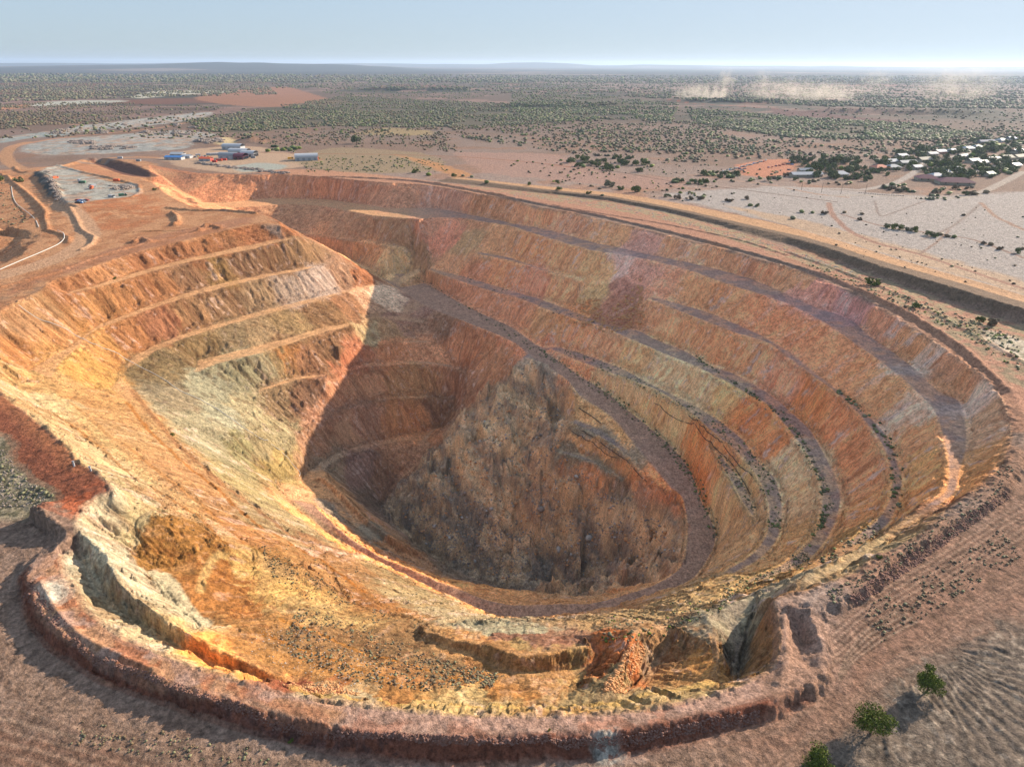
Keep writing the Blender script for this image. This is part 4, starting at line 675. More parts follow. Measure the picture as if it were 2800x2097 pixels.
class MB:
    def __init__(s): s.v = []; s.f = []
    def box(s, x0, x1, y0, y1, z0, z1, tx=0, ty=0):
        b = len(s.v)
        s.v += [(x0, y0, z0), (x1, y0, z0), (x1, y1, z0), (x0, y1, z0), (x0+tx, y0+ty, z1), (x1-tx, y0+ty, z1), (x1-tx, y1-ty, z1), (x0+tx, y1-ty, z1)]
        s.f += [(b+a, b+c, b+d, b+e) for a, c, d, e in ((0, 3, 2, 1), (4, 5, 6, 7), (0, 1, 5, 4), (1, 2, 6, 5), (2, 3, 7, 6), (3, 0, 4, 7))]; return s
    def gable(s, x0, x1, y0, y1, z0, h, ov=.5, th=.18):     # pitched roof, ridge along x
        b = len(s.v); ym = (y0+y1)/2; x0 -= ov; x1 += ov; y0 -= ov; y1 += ov
        for x in (x0, x1): s.v += [(x, y0, z0), (x, ym, z0+h), (x, y1, z0), (x, y1, z0-th), (x, ym, z0+h-th*1.5), (x, y0, z0-th)]
        for i in range(6): j = (i+1) % 6; s.f.append((b+i, b+j, b+6+j, b+6+i))
        s.f += [(b, b+5, b+4, b+1), (b+1, b+4, b+3, b+2), (b+6, b+7, b+10, b+11), (b+7, b+8, b+9, b+10)]; return s
    def hip(s, x0, x1, y0, y1, z0, h, ov=.6):
        b = len(s.v); x0 -= ov; x1 += ov; y0 -= ov; y1 += ov; ym = (y0+y1)/2; q = min((x1-x0)*.32, (y1-y0)/2)
        s.v += [(x0, y0, z0), (x1, y0, z0), (x1, y1, z0), (x0, y1, z0), (x0+q, ym-.05, z0+h), (x1-q, ym-.05, z0+h), (x1-q, ym+.05, z0+h), (x0+q, ym+.05, z0+h)]
        s.f += [(b+a, b+c, b+d, b+e) for a, c, d, e in ((0, 3, 2, 1), (4, 5, 6, 7), (0, 1, 5, 4), (1, 2, 6, 5), (2, 3, 7, 6), (3, 0, 4, 7))]; return s
    def vault(s, x0, x1, y0, y1, z0, h, n=10, th=.15):      # curved roof, axis along x
        b = len(s.v); 
        for x in (x0, x1):
            for k in range(n+1): a = math.pi*k/n; s.v.append((x, (y0+y1)/2-(y1-y0)/2*math.cos(a), z0+h*math.sin(a)))
            for k in range(n, -1, -1): a = math.pi*k/n; s.v.append((x, (y0+y1)/2-((y1-y0)/2-th)*math.cos(a), z0+(h-th)*math.sin(a)))
        m = 2*(n+1)
        for i in range(m): j = (i+1) % m; s.f.append((b+i, b+j, b+m+j, b+m+i))
        return s
    def cyl(s, p, q, r0, r1=None, n=8):
        r1 = r0 if r1 is None else r1; p = Vector(p); q = Vector(q); d = (q-p).normalized(); u = d.orthogonal().normalized(); w = d.cross(u); b = len(s.v)
        for c, r in ((p, r0), (q, r1)):
            for k in range(n): a = 2*math.pi*k/n; s.v.append(tuple(c+u*r*math.cos(a)+w*r*math.sin(a)))
        for k in range(n): j = (k+1) % n; s.f.append((b+k, b+j, b+n+j, b+n+k))
        for k in range(1, n//2): s.f += [(b, b+n-k, b+n-k-1 if n-k-1 > k else b+k, b+k)] if False else []
        c0 = len(s.v); s.v += [tuple(p), tuple(q)]
        for k in range(n): j = (k+1) % n; s.f.append((c0, b+j, b+k, c0)); s.f.append((c0+1, b+n+k, b+n+j, c0+1))
        return s
    def build(s, name, m, parent=None, smooth=False):
        me = bpy.data.meshes.new(name); me.from_pydata(s.v, [], [tuple(dict.fromkeys(f)) for f in s.f]); me.update()
        if smooth: me.polygons.foreach_set('use_smooth', np.ones(len(me.polygons), bool))
        me.materials.append(m); o = bpy.data.objects.new(name, me); C.objects.link(o)
        if parent: o.parent = parent
        return o
def spot(px, py): q = surf(px, py); return (float(q[0]), float(q[1]), gz(q[0], q[1]))
# ------------------------------------------------------------------ trees and shrubs
ICO_V = []; 
def ico():
    p = (1+5**.5)/2; v = np.array([(-1,p,0),(1,p,0),(-1,-p,0),(1,-p,0),(0,-1,p),(0,1,p),(0,-1,-p),(0,1,-p),(p,0,-1),(p,0,1),(-p,0,-1),(-p,0,1)], float)/math.hypot(1, p)
    f = np.array([(0,11,5),(0,5,1),(0,1,7),(0,7,10),(0,10,11),(1,5,9),(5,11,4),(11,10,2),(10,7,6),(7,1,8),(3,9,4),(3,4,2),(3,2,6),(3,6,8),(3,8,9),(4,9,5),(2,4,11),(6,2,10),(8,6,7),(9,8,1)]); return v, f
IV, IF = ico()
def leaf_cloud(rng, n, R, Hh, z0, leaf, lobes=9):
    # leaf-sized faces spread through overlapping clumps of an uneven crown
    cs = []
    for k in range(lobes):
        a = rng.uniform(0, 6.28); r = R*.62*math.sqrt(rng.uniform(0, 1)); cs.append((r*math.cos(a), r*math.sin(a), z0+Hh*rng.uniform(.18, .8)-.25*r, R*rng.uniform(.28, .5)))
    v = []; t = []; k = rng.integers(0, lobes, n)
    d = rng.normal(size=(n, 3)); d /= np.linalg.norm(d, axis=1)[:, None]; rad = rng.uniform(.55, 1.08, n)
    c = np.array(cs)[k]; P = c[:, :3]+d*(c[:, 3]*rad)[:, None]*np.array([1, 1, .72])
    u = rng.normal(size=(n, 3)); u /= np.linalg.norm(u, axis=1)[:, None]; w = np.cross(u, rng.normal(size=(n, 3))); w /= np.linalg.norm(w, axis=1)[:, None]
    s = leaf*rng.uniform(.6, 1.4, n)[:, None]
    V = np.stack([P-u*s, P+w*s*.55, P+u*s, P-w*s*.55], 1).reshape(-1, 3); Fq = np.arange(4*n).reshape(-1, 4)
    tone = np.repeat(np.clip(.5+.28*rng.normal(size=n)+.15*(rng.random(lobes)[k]-.5), 0, 1), 4)
    return V, Fq, tone
def tree_proto(seed, R, Ht, n, leaf, lm, name='tree', lobes=11, trunk=.22):
    rng = np.random.default_rng(seed); root = empty(name, (0, 0, 0))
    V, Fq, tn = leaf_cloud(rng, n, R, Ht*.85, Ht*.1, leaf, lobes); mesh_np('crown', V, Fq, lm, root, tn)
    m = MB(); m.cyl((0, 0, -.6), (.1, .05, Ht*.28), trunk, trunk*.75)
    for k in range(6):
        a = k*1.05+rng.uniform(0, .5); r = R*rng.uniform(.35, .6); mid = (math.cos(a)*r*.45, math.sin(a)*r*.45, Ht*.45); m.cyl((.1, .05, Ht*.24), mid, trunk*.5, trunk*.33, 6); m.cyl(mid, (math.cos(a)*r, math.sin(a)*r, Ht*rng.uniform(.62, .8)), trunk*.33, trunk*.1, 5)
    m.build('trunk', M['bark'], root); return root
for (px, py, R, Ht, sd_, nm, lab) in ((1880, 1584, 4.2, 8.2, 3, 'near_tree', 'biggest bright green bushy tree, middle of the three on the furrowed ground'), (2003, 1492, 3.4, 7.2, 8, 'near_tree', 'bright green bushy tree standing highest of the three on the pale furrowed ground'), (1768, 1662, 3.3, 5.5, 5, 'near_tree', 'rounded green tree cut off by the bottom edge beside the dirt track')):
    x, y, z = spot(px, py); o = tree_proto(sd_, R, Ht, 5200, .17, M['leafb'], 'tree', 16, .2); o.location = (x, y, z); o.rotation_euler[2] = sd_; tag(o, lab, 'tree')
# prototypes of middle-distance trees and shrubs (shared meshes)
KIN = {}
for kind, lm, nm in (('b', 'leafb', 'tree'), ('d', 'leafd', 'tree'), ('g', 'leafg', 'shrub'), ('r', 'leafr', 'shrub')):
    KIN[kind] = [tree_proto(40+i, 1.0, 1.25 if nm == 'tree' else 1.0, 420, .13, M[lm], nm, 7, .07) for i in range(3)]
PROTOS = [p for v in KIN.values() for p in v]
PL = []      # x, y, z, width, kind, label, group
def put(px, py, w_px, kind, label, group, jit=0):
    PL.append([px, py, 'px', w_px, kind, label, group])
def putm(px, py, w, kind, label, group):
    if ray(px, py)[2] >= -1: return
    PL.append([px, py, 'm', w, kind, label, group])
L1 = [(898,374,19,'b','round yellow-green tree alone beyond the far rim road'), (1144,401,14,'b','bright green bush between the rim road ridge and the ochre patch'), (770,311,24,'d','broad dark tree beside the track beyond the white shed'), (1883,616,34,'b','large light green bush on the strip between rim road and dark ridge'), (1979,666,24,'b','single olive bush on the rim road platform at right'), (373,937,12,'b','small bright green bush on the grey-green rock edge at left'), (249,603,10,'b','tiny green bush on the topmost bench of the left wall'),
      (2117,696,22,'b','green bush at the foot of the dark ridge at far right'), (2141,702,30,'r','brown-green bush clump at the foot of the dark ridge at far right'), (40,394,22,'d','dark green bush by the haul road at the left edge'), (4,392,20,'b','olive bush at the very left edge of the picture'), (334,413,9,'b','small green bush beside the orange mound by the grey yard'), (1791,358,46,'d','largest spreading tree of the town, behind the yellow shrubs'), (627,1600,14,'b','small green bush on the shaded foot of the front bund'), (1187,1578,8,'b','small bush on top of the front bund'), (1898,1206,14,'b','pale green bush on the pit edge at lower right')]
for a in L1: put(a[0], a[1], a[2], a[3], a[4], None)
for px, py, w, k in [(926,380,12,'b'),(981,384,13,'b'),(1052,396,12,'b'),(1203,397,13,'b'),(1000,382,8,'g'),(1020,384,9,'g'),(1208,412,17,'b'),(1301,424,9,'g'),(1272,420,13,'b'),(1374,416,24,'b'),(1316,404,24,'g'),(1340,410,16,'b'),(1440,426,14,'d'),(1463,431,17,'r'),(1492,432,17,'r'),(1513,432,14,'r'),(1517,429,12,'d'),(1575,436,20,'r'),(1612,431,15,'r'),(1621,446,12,'d'),(1636,447,14,'d'),(1732,460,12,'d'),(1755,461,10,'d'),(1781,463,16,'r'),(1823,461,11,'r'),(1861,464,10,'r'),(1856,476,14,'r'),(1712,474,12,'g'),(2080,466,9,'r')]: put(px, py, w, k, 'scattered bush on the bare ground just beyond the rim ridge', 'bushes scattered beyond the rim ridge')
for px, py, w, k in [(1916,492,18,'d'),(1930,495,20,'b'),(1946,497,20,'b'),(1962,499,18,'g'),(1975,501,20,'b'),(2003,508,18,'d'),(2016,512,22,'d'),(2030,508,14,'r'),(2045,512,14,'r'),(2060,514,12,'d'),(2125,528,16,'r'),(2140,530,14,'r'),(2160,540,16,'r'),(2196,547,20,'d'),(2208,540,12,'r')]: put(px, py, w, k, 'bush in the dark row across the pale grey flat', 'bushes in a row across the pale flat')
def zone(poly, n, lo, hi, kinds, label, group, px_w=False):
    P = np.array(poly, float); x0, y0 = P.min(0); x1, y1 = P.max(0); c = 0; t = 0
    while c < n and t < n*220:
        t += 400; X = RNG.uniform(x0, x1, 400); Y = RNG.uniform(y0, y1, 400); m = inpoly(P, X, Y)
        for x, y in zip(X[m], Y[m]):
            if c >= n: break
            wx, wy = at(x, y, 0)
            if fbm(np.array([wx/90]), np.array([wy/90]), 2, 77)[0] < (RNG.uniform(.1, .4) if px_w else RNG.uniform(.25, .6)): continue
            w = RNG.uniform(lo, hi)*(RNG.uniform(.6, 1))
            (put if px_w else putm)(x, y, w, kinds[int(RNG.integers(len(kinds)))], label, group); c += 1
zone([(1222,352),(1260,338),(1330,340),(1400,346),(1412,358),(1395,376),(1340,374),(1260,366)], 46, 15, 22, 'ddb', 'tree in the dense dark green grove on the plain beyond the rim', 'trees of the dense grove beyond the rim', True)
zone([(1510,374),(1600,378),(1602,388),(1515,384)], 16, 14, 20, 'ddb', 'tree in the dark row beside the car park', 'trees in the row beside the car park', True)
zone([(1450,390),(1530,392),(1528,400),(1450,398)], 14, 13, 18, 'db', 'tree in the short row left of the dirt road', 'trees of the short row by the dirt road', True)
zone([(575,318),(660,316),(665,326),(575,330)], 13, 11, 16, 'ddb', 'dark tree in the row behind the curved-roof sheds', 'trees in the row behind the sheds', True)
zone([(1700,352),(1760,350),(1870,345),(1960,330),(2211,322),(2211,368),(2150,385),(2080,392),(2000,384),(1960,368),(1900,385),(1860,396),(1760,384)], 230, 15, 30, 'dddb', 'tree growing between the houses of the town', 'trees between the town houses', True)
zone([(2040,304),(2211,292),(2211,325),(1980,334)], 60, 12, 20, 'ddb', 'tree growing between the farther houses', 'trees among the farther houses', True)
zone([(1905,402),(1960,400),(1960,410),(2010,405),(2150,406),(2158,414),(2090,424),(1990,424),(1910,412)], 34, 12, 19, 'rrd', 'brown-green tree in the windbreak in front of the town', 'trees of the windbreak in front of the town', True)
zone([(1560,388),(1740,378),(1870,396),(1850,402),(1700,396),(1560,394)], 22, 10, 16, 'dr', 'tree along the fence below the car park', 'trees along the fence below the car park', True)
zone([(1985,422),(2075,424),(2075,434),(1985,432)], 14, 9, 13, 'drg', 'low bush beside the road in front of the windbreak', 'low bushes by the road', True)
SC_ = 'scrub'
for poly, n, lo, hi, kd in [([(400,262),(560,236),(750,206),(900,216),(1150,226),(1320,240),(1150,270),(900,276),(700,273),(560,286),(450,286)], 7500, 4, 9, 'ggrd'), ([(1106,203),(1300,208),(1470,225),(1450,262),(1200,264),(1106,250)], 3200, 5, 11, 'ddgr'), ([(1480,233),(1700,252),(2000,270),(2140,292),(2000,304),(1700,298),(1500,266)], 5200, 5, 10, 'ddgr'),
    ([(950,265),(1480,262),(1700,300),(1720,345),(1500,352),(1250,335),(1000,300)], 2400, 3, 8, 'grrd'), ([(560,286),(950,268),(1000,330),(720,318),(560,312)], 700, 2.5, 6, 'grr'), ([(1650,285),(2212,275),(2212,320),(2000,345),(1720,340)], 1200, 3, 8, 'grrd'), ([(0,222),(310,222),(300,258),(0,280)], 1500, 4, 8, 'grr'), ([(0,178),(560,172),(600,205),(280,212),(0,222)], 4200, 6, 14, 'ggr'),
    ([(560,170),(2212,178),(2212,236),(1800,232),(1300,208),(900,196),(600,192)], 9000, 7, 16, 'ggrd'), ([(0,160),(2212,166),(2212,182),(0,178)], 7000, 14, 30, 'gdgr'), ([(0,225),(2212,235),(2212,300),(1000,300),(0,300)], 2600, 3, 9, 'grrd'), ([(1050,345),(1700,350),(1700,400),(1500,440),(1200,395)], 210, 2, 5.5, 'grrb'), ([(1430,400),(1700,410),(2000,430),(2212,440),(2212,640),(1850,560)], 90, .8, 2.6, 'grr'), ([(630,325),(950,330),(970,372),(660,372)], 330, 1.5, 4, 'ggb'), ([(0,385),(60,470),(60,490),(0,486)], 60, 1, 3, 'gg'),
    ([(680,196),(900,190),(1100,203),(1000,215),(720,206)], 500, 5, 9, 'gd'), ([(1700,560),(1850,600),(2000,655),(2200,730),(2200,800),(2000,690),(1850,630)], 420, .6, 2.0, 'ggrb')]:
    zone(poly, n, lo, hi, kd, 'low scrub bush on the plain', SC_)
def band(a, b, n, lo, hi, kd='dgr', cl=.35):
    A = smooth_line([(p[0], p[1], 0) for p in a]); B = smooth_line([(p[0], p[1], 0) for p in b])
    for k in range(n):
        t = RNG.random()*(len(A)-1.001); u = RNG.random()*1.3-.15; i_ = int(t); pa = A[i_]*(1-t+i_)+A[i_+1]*(t-i_); pb = B[np.argmin(np.hypot(B[:, 0]-pa[0], B[:, 1]-pa[1]))]
        p = pa*(1-u)+pb*u
        p = p+RNG.normal(size=3)*np.array([2.5, 2.5, 0])
        if fbm(np.array([p[0]/22]), np.array([p[1]/22]), 3, 78)[0] < cl+RNG.uniform(0, .25): continue
        PL.append([p[0], p[1], 'm', lo+(hi-lo)*RNG.random()**2.2, kd[int(RNG.integers(len(kd)))], 'bench scrub', 'bench'])
band([(1800,840),(1871,905),(1914,960),(1930,1040),(1925,1100)], [(1810,835),(1880,898),(1934,960),(1950,1040),(1940,1100)], 150, .7, 2.2, 'ddg', .3)
band([(1500,770),(1600,835),(1700,900),(1750,980),(1790,1060),(1785,1120),(1740,1190)], [(1510,780),(1610,845),(1690,905),(1740,980),(1775,1060),(1775,1120),(1730,1190)], 520, .5, 1.7, 'ddg', .25)
band([(1220,752),(1343,800),(1456,860),(1560,920),(1640,1000),(1680,1060),(1680,1140)], [(1215,760),(1320,806),(1440,862),(1540,925),(1615,1000),(1650,1060),(1662,1140)], 560, .5, 1.5, 'ddg', .25)
band([(1181,762),(1318,850),(1418,932),(1501,1028),(1543,1120),(1550,1160)], [(1170,766),(1300,852),(1400,932),(1485,1028),(1527,1120),(1535,1160)], 420, .5, 1.8, 'ddg', .2)
band([(900,590),(1003,655),(1106,715),(1181,765)], [(885,594),(985,655),(1090,715),(1165,765)], 150, .7, 1.8, 'dgr', .2)
band([(980,590),(1106,630),(1281,700)], [(975,600),(1100,636),(1275,704)], 60, .6, 1.6, 'dgr', .3)
band([(1555,985),(1600,1040),(1630,1100)], [(1545,990),(1590,1045),(1618,1100)], 90, .5, 1.4, 'dgr', .2)
band([(1900,1120),(1840,1160),(1770,1205)], [(1900,1150),(1860,1175),(1770,1222)], 90, .5, 1.3, 'dgr', .1)
band([(1740,1180),(1680,1230),(1560,1270)], [(1745,1215),(1680,1250),(1500,1320)], 260, .4, 1.1, 'dgr', .1)
band([(1300,1330),(1450,1320),(1600,1280)], [(1250,1390),(1420,1370),(1560,1310)], 420, .4, 1.1, 'grb', .15)
band([(640,1320),(760,1360),(920,1420),(1080,1460)], [(600,1385),(700,1435),(860,1480),(1060,1478)], 1500, .35, .95, 'grr', .2)
band([(560,1180),(700,1260),(830,1330)], [(590,1240),(700,1320),(800,1380)], 500, .3, .8, 'grr', .2)
band([(600,1130),(760,1230),(950,1310)], [(560,1180),(740,1290),(900,1350)], 450, .3, .8, 'grr', .2)
band([(60,860),(300,1010),(500,1160)], [(60,900),(270,1060),(480,1190)], 260, .3, .7, 'grr', .2)
band([(1800,1300),(1950,1210),(2100,1120),(2190,1010)], [(1780,1290),(1935,1195),(2080,1090),(2170,1000)], 300, .4, 1.0, 'grr', .1)
band([(1900,1380),(2050,1290),(2200,1200)], [(1850,1330),(2000,1250),(2170,1150)], 420, .3, .9, 'grr', .25)
band([(150,1600),(400,1640),(600,1650)], [(120,1560),(350,1590),(560,1620)], 220, .3, .7, 'gr', .3)
band([(0,970),(60,1050),(110,1060)], [(0,1060),(60,1080),(110,1080)], 110, .5, 1.4, 'g', .2)
_q = surf_many([(p[0], p[1]) for p in PL]); _n = []
for q, p in zip(_q, PL):
    if np.isnan(q[0]):
        if p[1] > 240: continue
        q = (*at(p[0], p[1], 0), 0)
    w = p[3]*math.hypot(q[1], H-q[2])/F if p[2] == 'px' else p[3]; _n.append((q[0], q[1], None, w, p[4], p[5], p[6]))
PL = _n; print('plants', len(PL))
PA = np.array([(p[0], p[1], p[3]) for p in PL]); pz = final_z(PA[:, 0].copy(), PA[:, 1].copy())
scr = PA[:, 2]/np.hypot(PA[:, 0], np.hypot(PA[:, 1], H)); named = [i for i, p in enumerate(PL) if p[6] is None]
order = [i for i in np.argsort(-scr) if PL[i][6] not in (None, 'scrub', 'bench')]
room = 292
solo = set(named)|set(order[:room]); rest = [i for i in range(len(PL)) if i not in solo]
NAMES = {'b': 'tree', 'd': 'tree', 'g': 'shrub', 'r': 'shrub'}
for i in sorted(solo):
    x, y, _, w, k, lab, grp = PL[i]; pr = KIN[k][i % 3]; o = copy_tree(pr); s = w*.5/.95; o.scale = (s, s, s*RNG.uniform(.85, 1.1)); o.rotation_euler[2] = RNG.uniform(0, 6.28); o.location = (x, y, float(pz[i])-.05*s)
    tag(o, lab, NAMES[k], grp)
for p in PROTOS:
    for c in list(p.children): bpy.data.objects.remove(c)
    bpy.data.objects.remove(p)
def merged(name, ids, m):
    ids = np.array(ids); 
    if len(ids) == 0: return
    near = PA[ids, 2]/np.hypot(PA[ids, 1], H) > .0
    n = len(ids); q = RNG.integers(0, 64, n)
    base = []
    for k in range(64):
        j = IV*(1+.5*(RNG.random((12, 1))-.5))+.16*RNG.normal(size=IV.shape); j[:, 2] = j[:, 2]*.62+.42; base.append(j)
    base = np.array(base)[q]; s = PA[ids, 2]/2; Vv = base*s[:, None, None]; Vv[:, :, 0] += PA[ids, 0][:, None]; Vv[:, :, 1] += PA[ids, 1][:, None]; Vv[:, :, 2] += pz[ids][:, None]
    Ff = (IF[None]+12*np.arange(n)[:, None, None]).reshape(-1, 3); tone = np.clip(.5+.3*RNG.normal(size=(n, 1))+.12*RNG.normal(size=(n, 12)), 0, 1).ravel()
    o = mesh_np(name, Vv.reshape(-1, 3), Ff, m, None, tone); o['kind'] = 'stuff'; return o
for k, nm, m in (('b', 'light_green_scrub', 'leafb'), ('d', 'dark_scrub', 'leafd'), ('g', 'grey_scrub', 'leafg'), ('r', 'brown_scrub', 'leafr')): merged(nm, [i for i in rest if PL[i][4] == k], M[m])
# ------------------------------------------------------------------ town houses, sheds, vehicles
def yaw_to_cam(x, y, extra=0): return extra
def house(px, py, w, d, h, roof, roofm, wallm, rz, label, group=None, nwin=3):
    x, y, z = spot(px, py); root = empty('house', (x, y, z-.1), rz)
    MB().box(-w/2, w/2, -d/2, d/2, 0, h).build('wall', M[wallm], root)
    m = MB(); (m.hip if roof == 'hip' else m.gable)(-w/2, w/2, -d/2, d/2, h+.02, d*.2+.5); m.build('roof', M[roofm], root)
    for k in range(nwin): xx = -w/2+w*(k+.5)/nwin; MB().box(xx-.7, xx+.7, -d/2-.06, -d/2+.05, h*.4, h*.8).build('window', M['glass'], root)
    MB().box(-.5, .5, -d/2-.05, -d/2+.03, 0, 2.1).build('door', M['cream'], root)
    MB().box(-w/2, w/2, -d/2-2.4, -d/2-.65, h-.35, h-.25).build('verandah', M[roofm], root)
    return tag(root, label, 'house', group)
HS = [(1740,382,38,9,'gable','white','cream',.12,'long low white-roofed building nearest the car park'), (1738,373,17,8,'gable','grey','cream',.1,'small cream building above the long white-roofed one'), (1814,381,15,12,'hip','white','white',.2,'white house among the dark trees in the front left of town'),
 (1898,367,20,13,'hip','pinkroof','cream',.3,'house with a salmon pink hipped roof'), (1926,366,17,12,'hip','grey','cream',.3,'grey hipped-roof house right of the pink-roofed one'), (1917,354,26,11,'gable','white','cream',.3,'long white-roofed house behind the pink-roofed one'), (1958,356,26,10,'gable','silver','cream',.3,'long pale-roofed house right of the long white-roofed one'),
 (1946,341,17,10,'gable','white','cream',.4,'white-roofed house at the back left corner of town'), (1995,349,24,11,'gable','cream','cream',.4,'cream-roofed house in the middle row of town'), (2011,337,18,10,'gable','grey','cream',.4,'grey-roofed house behind the cream-roofed one'), (2029,332,20,11,'gable','white','pinkroof',.4,'white-roofed house with pinkish walls in the back row'),
 (2056,330,20,11,'hip','white','cream',.4,'white hipped-roof house in the back row'), (2089,325,22,12,'hip','white','white',.4,'large white house in the back row behind the trees'), (2109,322,18,12,'hip','silver','white',.4,'silver-roofed house at the right end of the back row'), (2064,371,18,12,'hip','white','cream',.3,'white hipped-roof house behind the maroon roof'),
 (2036,378,16,10,'gable','silver','cream',.3,'small silver-roofed house between the two maroon roofs'), (2020,385,16,11,'hip','white','cream',.2,'white house directly behind the smaller maroon roof'), (2000,390,22,14,'hip','maroon','cream',-.2,'smaller building with maroon hipped roof, left one of two'), (2061,398,36,17,'hip','maroon','cream',-.2,'largest building with broad maroon hipped roof at the town front'),
 (2101,352,20,11,'gable','white','cream',.4,'white gabled house right of centre of town'), (2119,356,18,11,'gable','silver','cream',.4,'silver gabled house beside the white one right of centre'), (2144,349,22,12,'gable','silver','cream',.4,'wide silver-roofed house towards the right edge'), (2172,345,20,12,'gable','cream','cream',.4,'cream-roofed house towards the right edge'),
 (2196,331,24,12,'gable','white','cream',.5,'white-roofed house at the right edge, back'), (2199,343,24,11,'gable','cream','cream',.5,'flat cream-roofed house at the right edge, front'), (2161,307,20,12,'hip','white','white',.5,'isolated white house farthest back on the right'), (2182,303,18,11,'gable','blue','white',.5,'blue-roofed house beside the farthest white house'), (2129,310,30,10,'gable','navy','grey',.2,'long dark-roofed building farthest back'),
 (2134,381,14,9,'gable','green','cream',.5,'small pale green shed at the right front of town'), (2190,362,16,10,'gable','white','cream',.5,'white-roofed house by the right front road'), (2078,342,18,10,'gable','grey','cream',.4,'grey-roofed house hidden among middle trees'), (1978,366,14,9,'gable','white','cream',.35,'small white-roofed house by the town entry road')]
for a in HS: house(a[0], a[1], a[2], a[3], 3.4, a[4], a[5], a[6], a[7], a[8])
def shed(px, py, w, d, h, rise, roofm, wallm, endm, rz, label, arch=False, nm='shed'):
    x, y, z = spot(px, py); root = empty(nm, (x, y, z-.1), rz)
    MB().box(-w/2, w/2, -d/2, d/2, 0, h).build('wall', M[wallm], root)
    if rise > 0: MB().vault(-w/2-.4, w/2+.4, -d/2-.2, d/2+.2, h+.02, rise).build('roof', M[roofm], root, False)
    else: MB().gable(-w/2, w/2, -d/2, d/2, h+.02, -rise).build('roof', M[roofm], root)
    for s in (-1, 1): MB().box(s*w/2-.05+.03*s, s*w/2+.05+.03*s, -d/2+.3, d/2-.3, 0, h*.96).build('end_wall', M[endm], root)
    for k in range(max(1, int(w/7))): xx = -w/2+w*(k+.5)/max(1, int(w/7)); MB().box(xx-1.8, xx+1.8, -d/2-.06, -d/2+.04, 0, h*.8).build('roller_door', M['glass' if arch else 'grey'], root)
    return tag(root, label, 'shed')
shed(663, 346, 30, 17, 4.6, 4.2, 'white', 'white', 'orange', .25, 'big white curved-roof shed with orange ends standing alone')
MB_ = bpy.data.objects[-1] if False else None
for a in [(505,323,30,15,4.5,4,'white','white','white',-.12,'farthest and highest white curved-roof shed of the mine yard',False), (497,343,26,14,4.5,4,'silver','white','blue',-.12,'bluish white curved-roof shed at the front left of the yard group',False), (518,333,28,14,4.2,3.6,'white','white','white',-.12,'white curved-roof shed in the middle of the yard group',False),
    (521,344,14,16,4,4,'maroon','maroon','glass',-.12,'dark arched shelter between the white sheds',True), (539,338,20,15,4,4,'white','white','glass',-.12,'white shed with a dark open end at the right of the yard group',True), (385,338,18,11,3.6,-2.2,'white','white','white',-.1,'white gabled office at the left end of the mine yard',False),
    (378,345,24,10,3.4,-2,'blue','white','white',-.1,'pale blue-roofed office in front of the white gabled one',False), (405,342,12,9,3.2,-1.8,'white','white','white',-.1,'small white hut right of the offices',False), (446,348,16,9,3.4,-2,'orange','white','red',-.1,'orange and white workshop hut in front of the containers',False)]: shed(*a[:11], arch=a[11])
def container(px, py, col, rz, label, group=None, L=6.1, W=2.44, Hh=2.6):
    x, y, z = spot(px, py); root = empty('shipping_container', (x, y, z-.05), rz); MB().box(-L/2, L/2, -W/2, W/2, .15, Hh).build('shell', M[col], root)
    MB().box(-L/2-.07, -L/2-.01, -W/2+.1, W/2-.1, .25, Hh-.1).build('door', M['grey'], root); m = MB()
    for k in range(9): xx = -L/2+.5+k*(L-1)/8; m.box(xx-.12, xx+.12, -W/2-.05, -W/2-.005, .3, Hh-.15)
    m.build('rib', M[col], root); return tag(root, label, 'container', group)
for k in range(8): container(452+k*4.2, 336-k*.2, 'white', -.1, 'white site hut in the row of small huts left of the curved sheds', 'row of white site huts', 7, 3, 2.8)
for px, py, c, rz, lab in [(474,348,'red',-.1,'red container left of the long red one'), (484,347,'red',-.1,'longest red container in front of the blue-ended shed'), (464,351,'red',-.1,'red skip lowest in the mine yard'), (428,337,'white',.6,'white container turned sideways by the parked cars'), (260,343,'white',.2,'white tank box alone at the rim road'), (252,392,'orange',.1,'orange skip at the top edge of the small grey yard'), (300,349,'silver',-.2,'silver container behind the dark rim rocks'), (547,342,'silver',.1,'silver container at the right end of the yard group')]: container(px, py, c, rz, lab, None, 8 if 'long' in lab else 6.1)
def car_proto(col, kind='car'):
    r_ = empty('parked_car' if kind == 'car' else kind, (0, 0, 0)); L = 4.6 if kind == 'car' else 7.5; Wd = .92 if kind == 'car' else 1.2; hb = .95 if kind == 'car' else 1.3
    m = MB(); m.box(-L/2, L/2, -Wd, Wd, .35, hb, .06, .04); 
    if kind == 'car': m.box(-1.3, 1.6, -Wd+.1, Wd-.1, hb+.38, hb+.5, .25, .1)
    else: m.box(-L/2, L*.16, -Wd, Wd, hb, 2.5)
    m.build('body', M[col], r_)
    (MB().box(-1.5, 1.8, -Wd+.06, Wd-.06, hb, hb+.38, .2, .08) if kind == 'car' else MB().box(L*.2, L*.42, -Wd+.05, Wd-.05, hb, 2.3, .2, .08)).build('cabin', M['glass'], r_)
    for sx in (-1, 1):
        for sy in (-1, 1): MB().cyl((sx*L*.31, sy*(Wd-.2), .36), (sx*L*.31, sy*(Wd+.02), .36), .36, n=10).build('wheel', M['tyre'], r_)
    return r_
CARS = {c: car_proto(c) for c in ('white', 'silver', 'blue', 'red', 'navy', 'purple', 'dark', 'yellow')}; TRK = {c: car_proto(c, 'truck') for c in ('white', 'yellow', 'orange', 'green')}
def place(p, px, py, rz, label, cat, group=None):
    c = copy_tree(p); x, y, z = spot(px, py); c.location = (x, y, z+.02); c.rotation_euler[2] = rz; tag(c, label, cat, group)
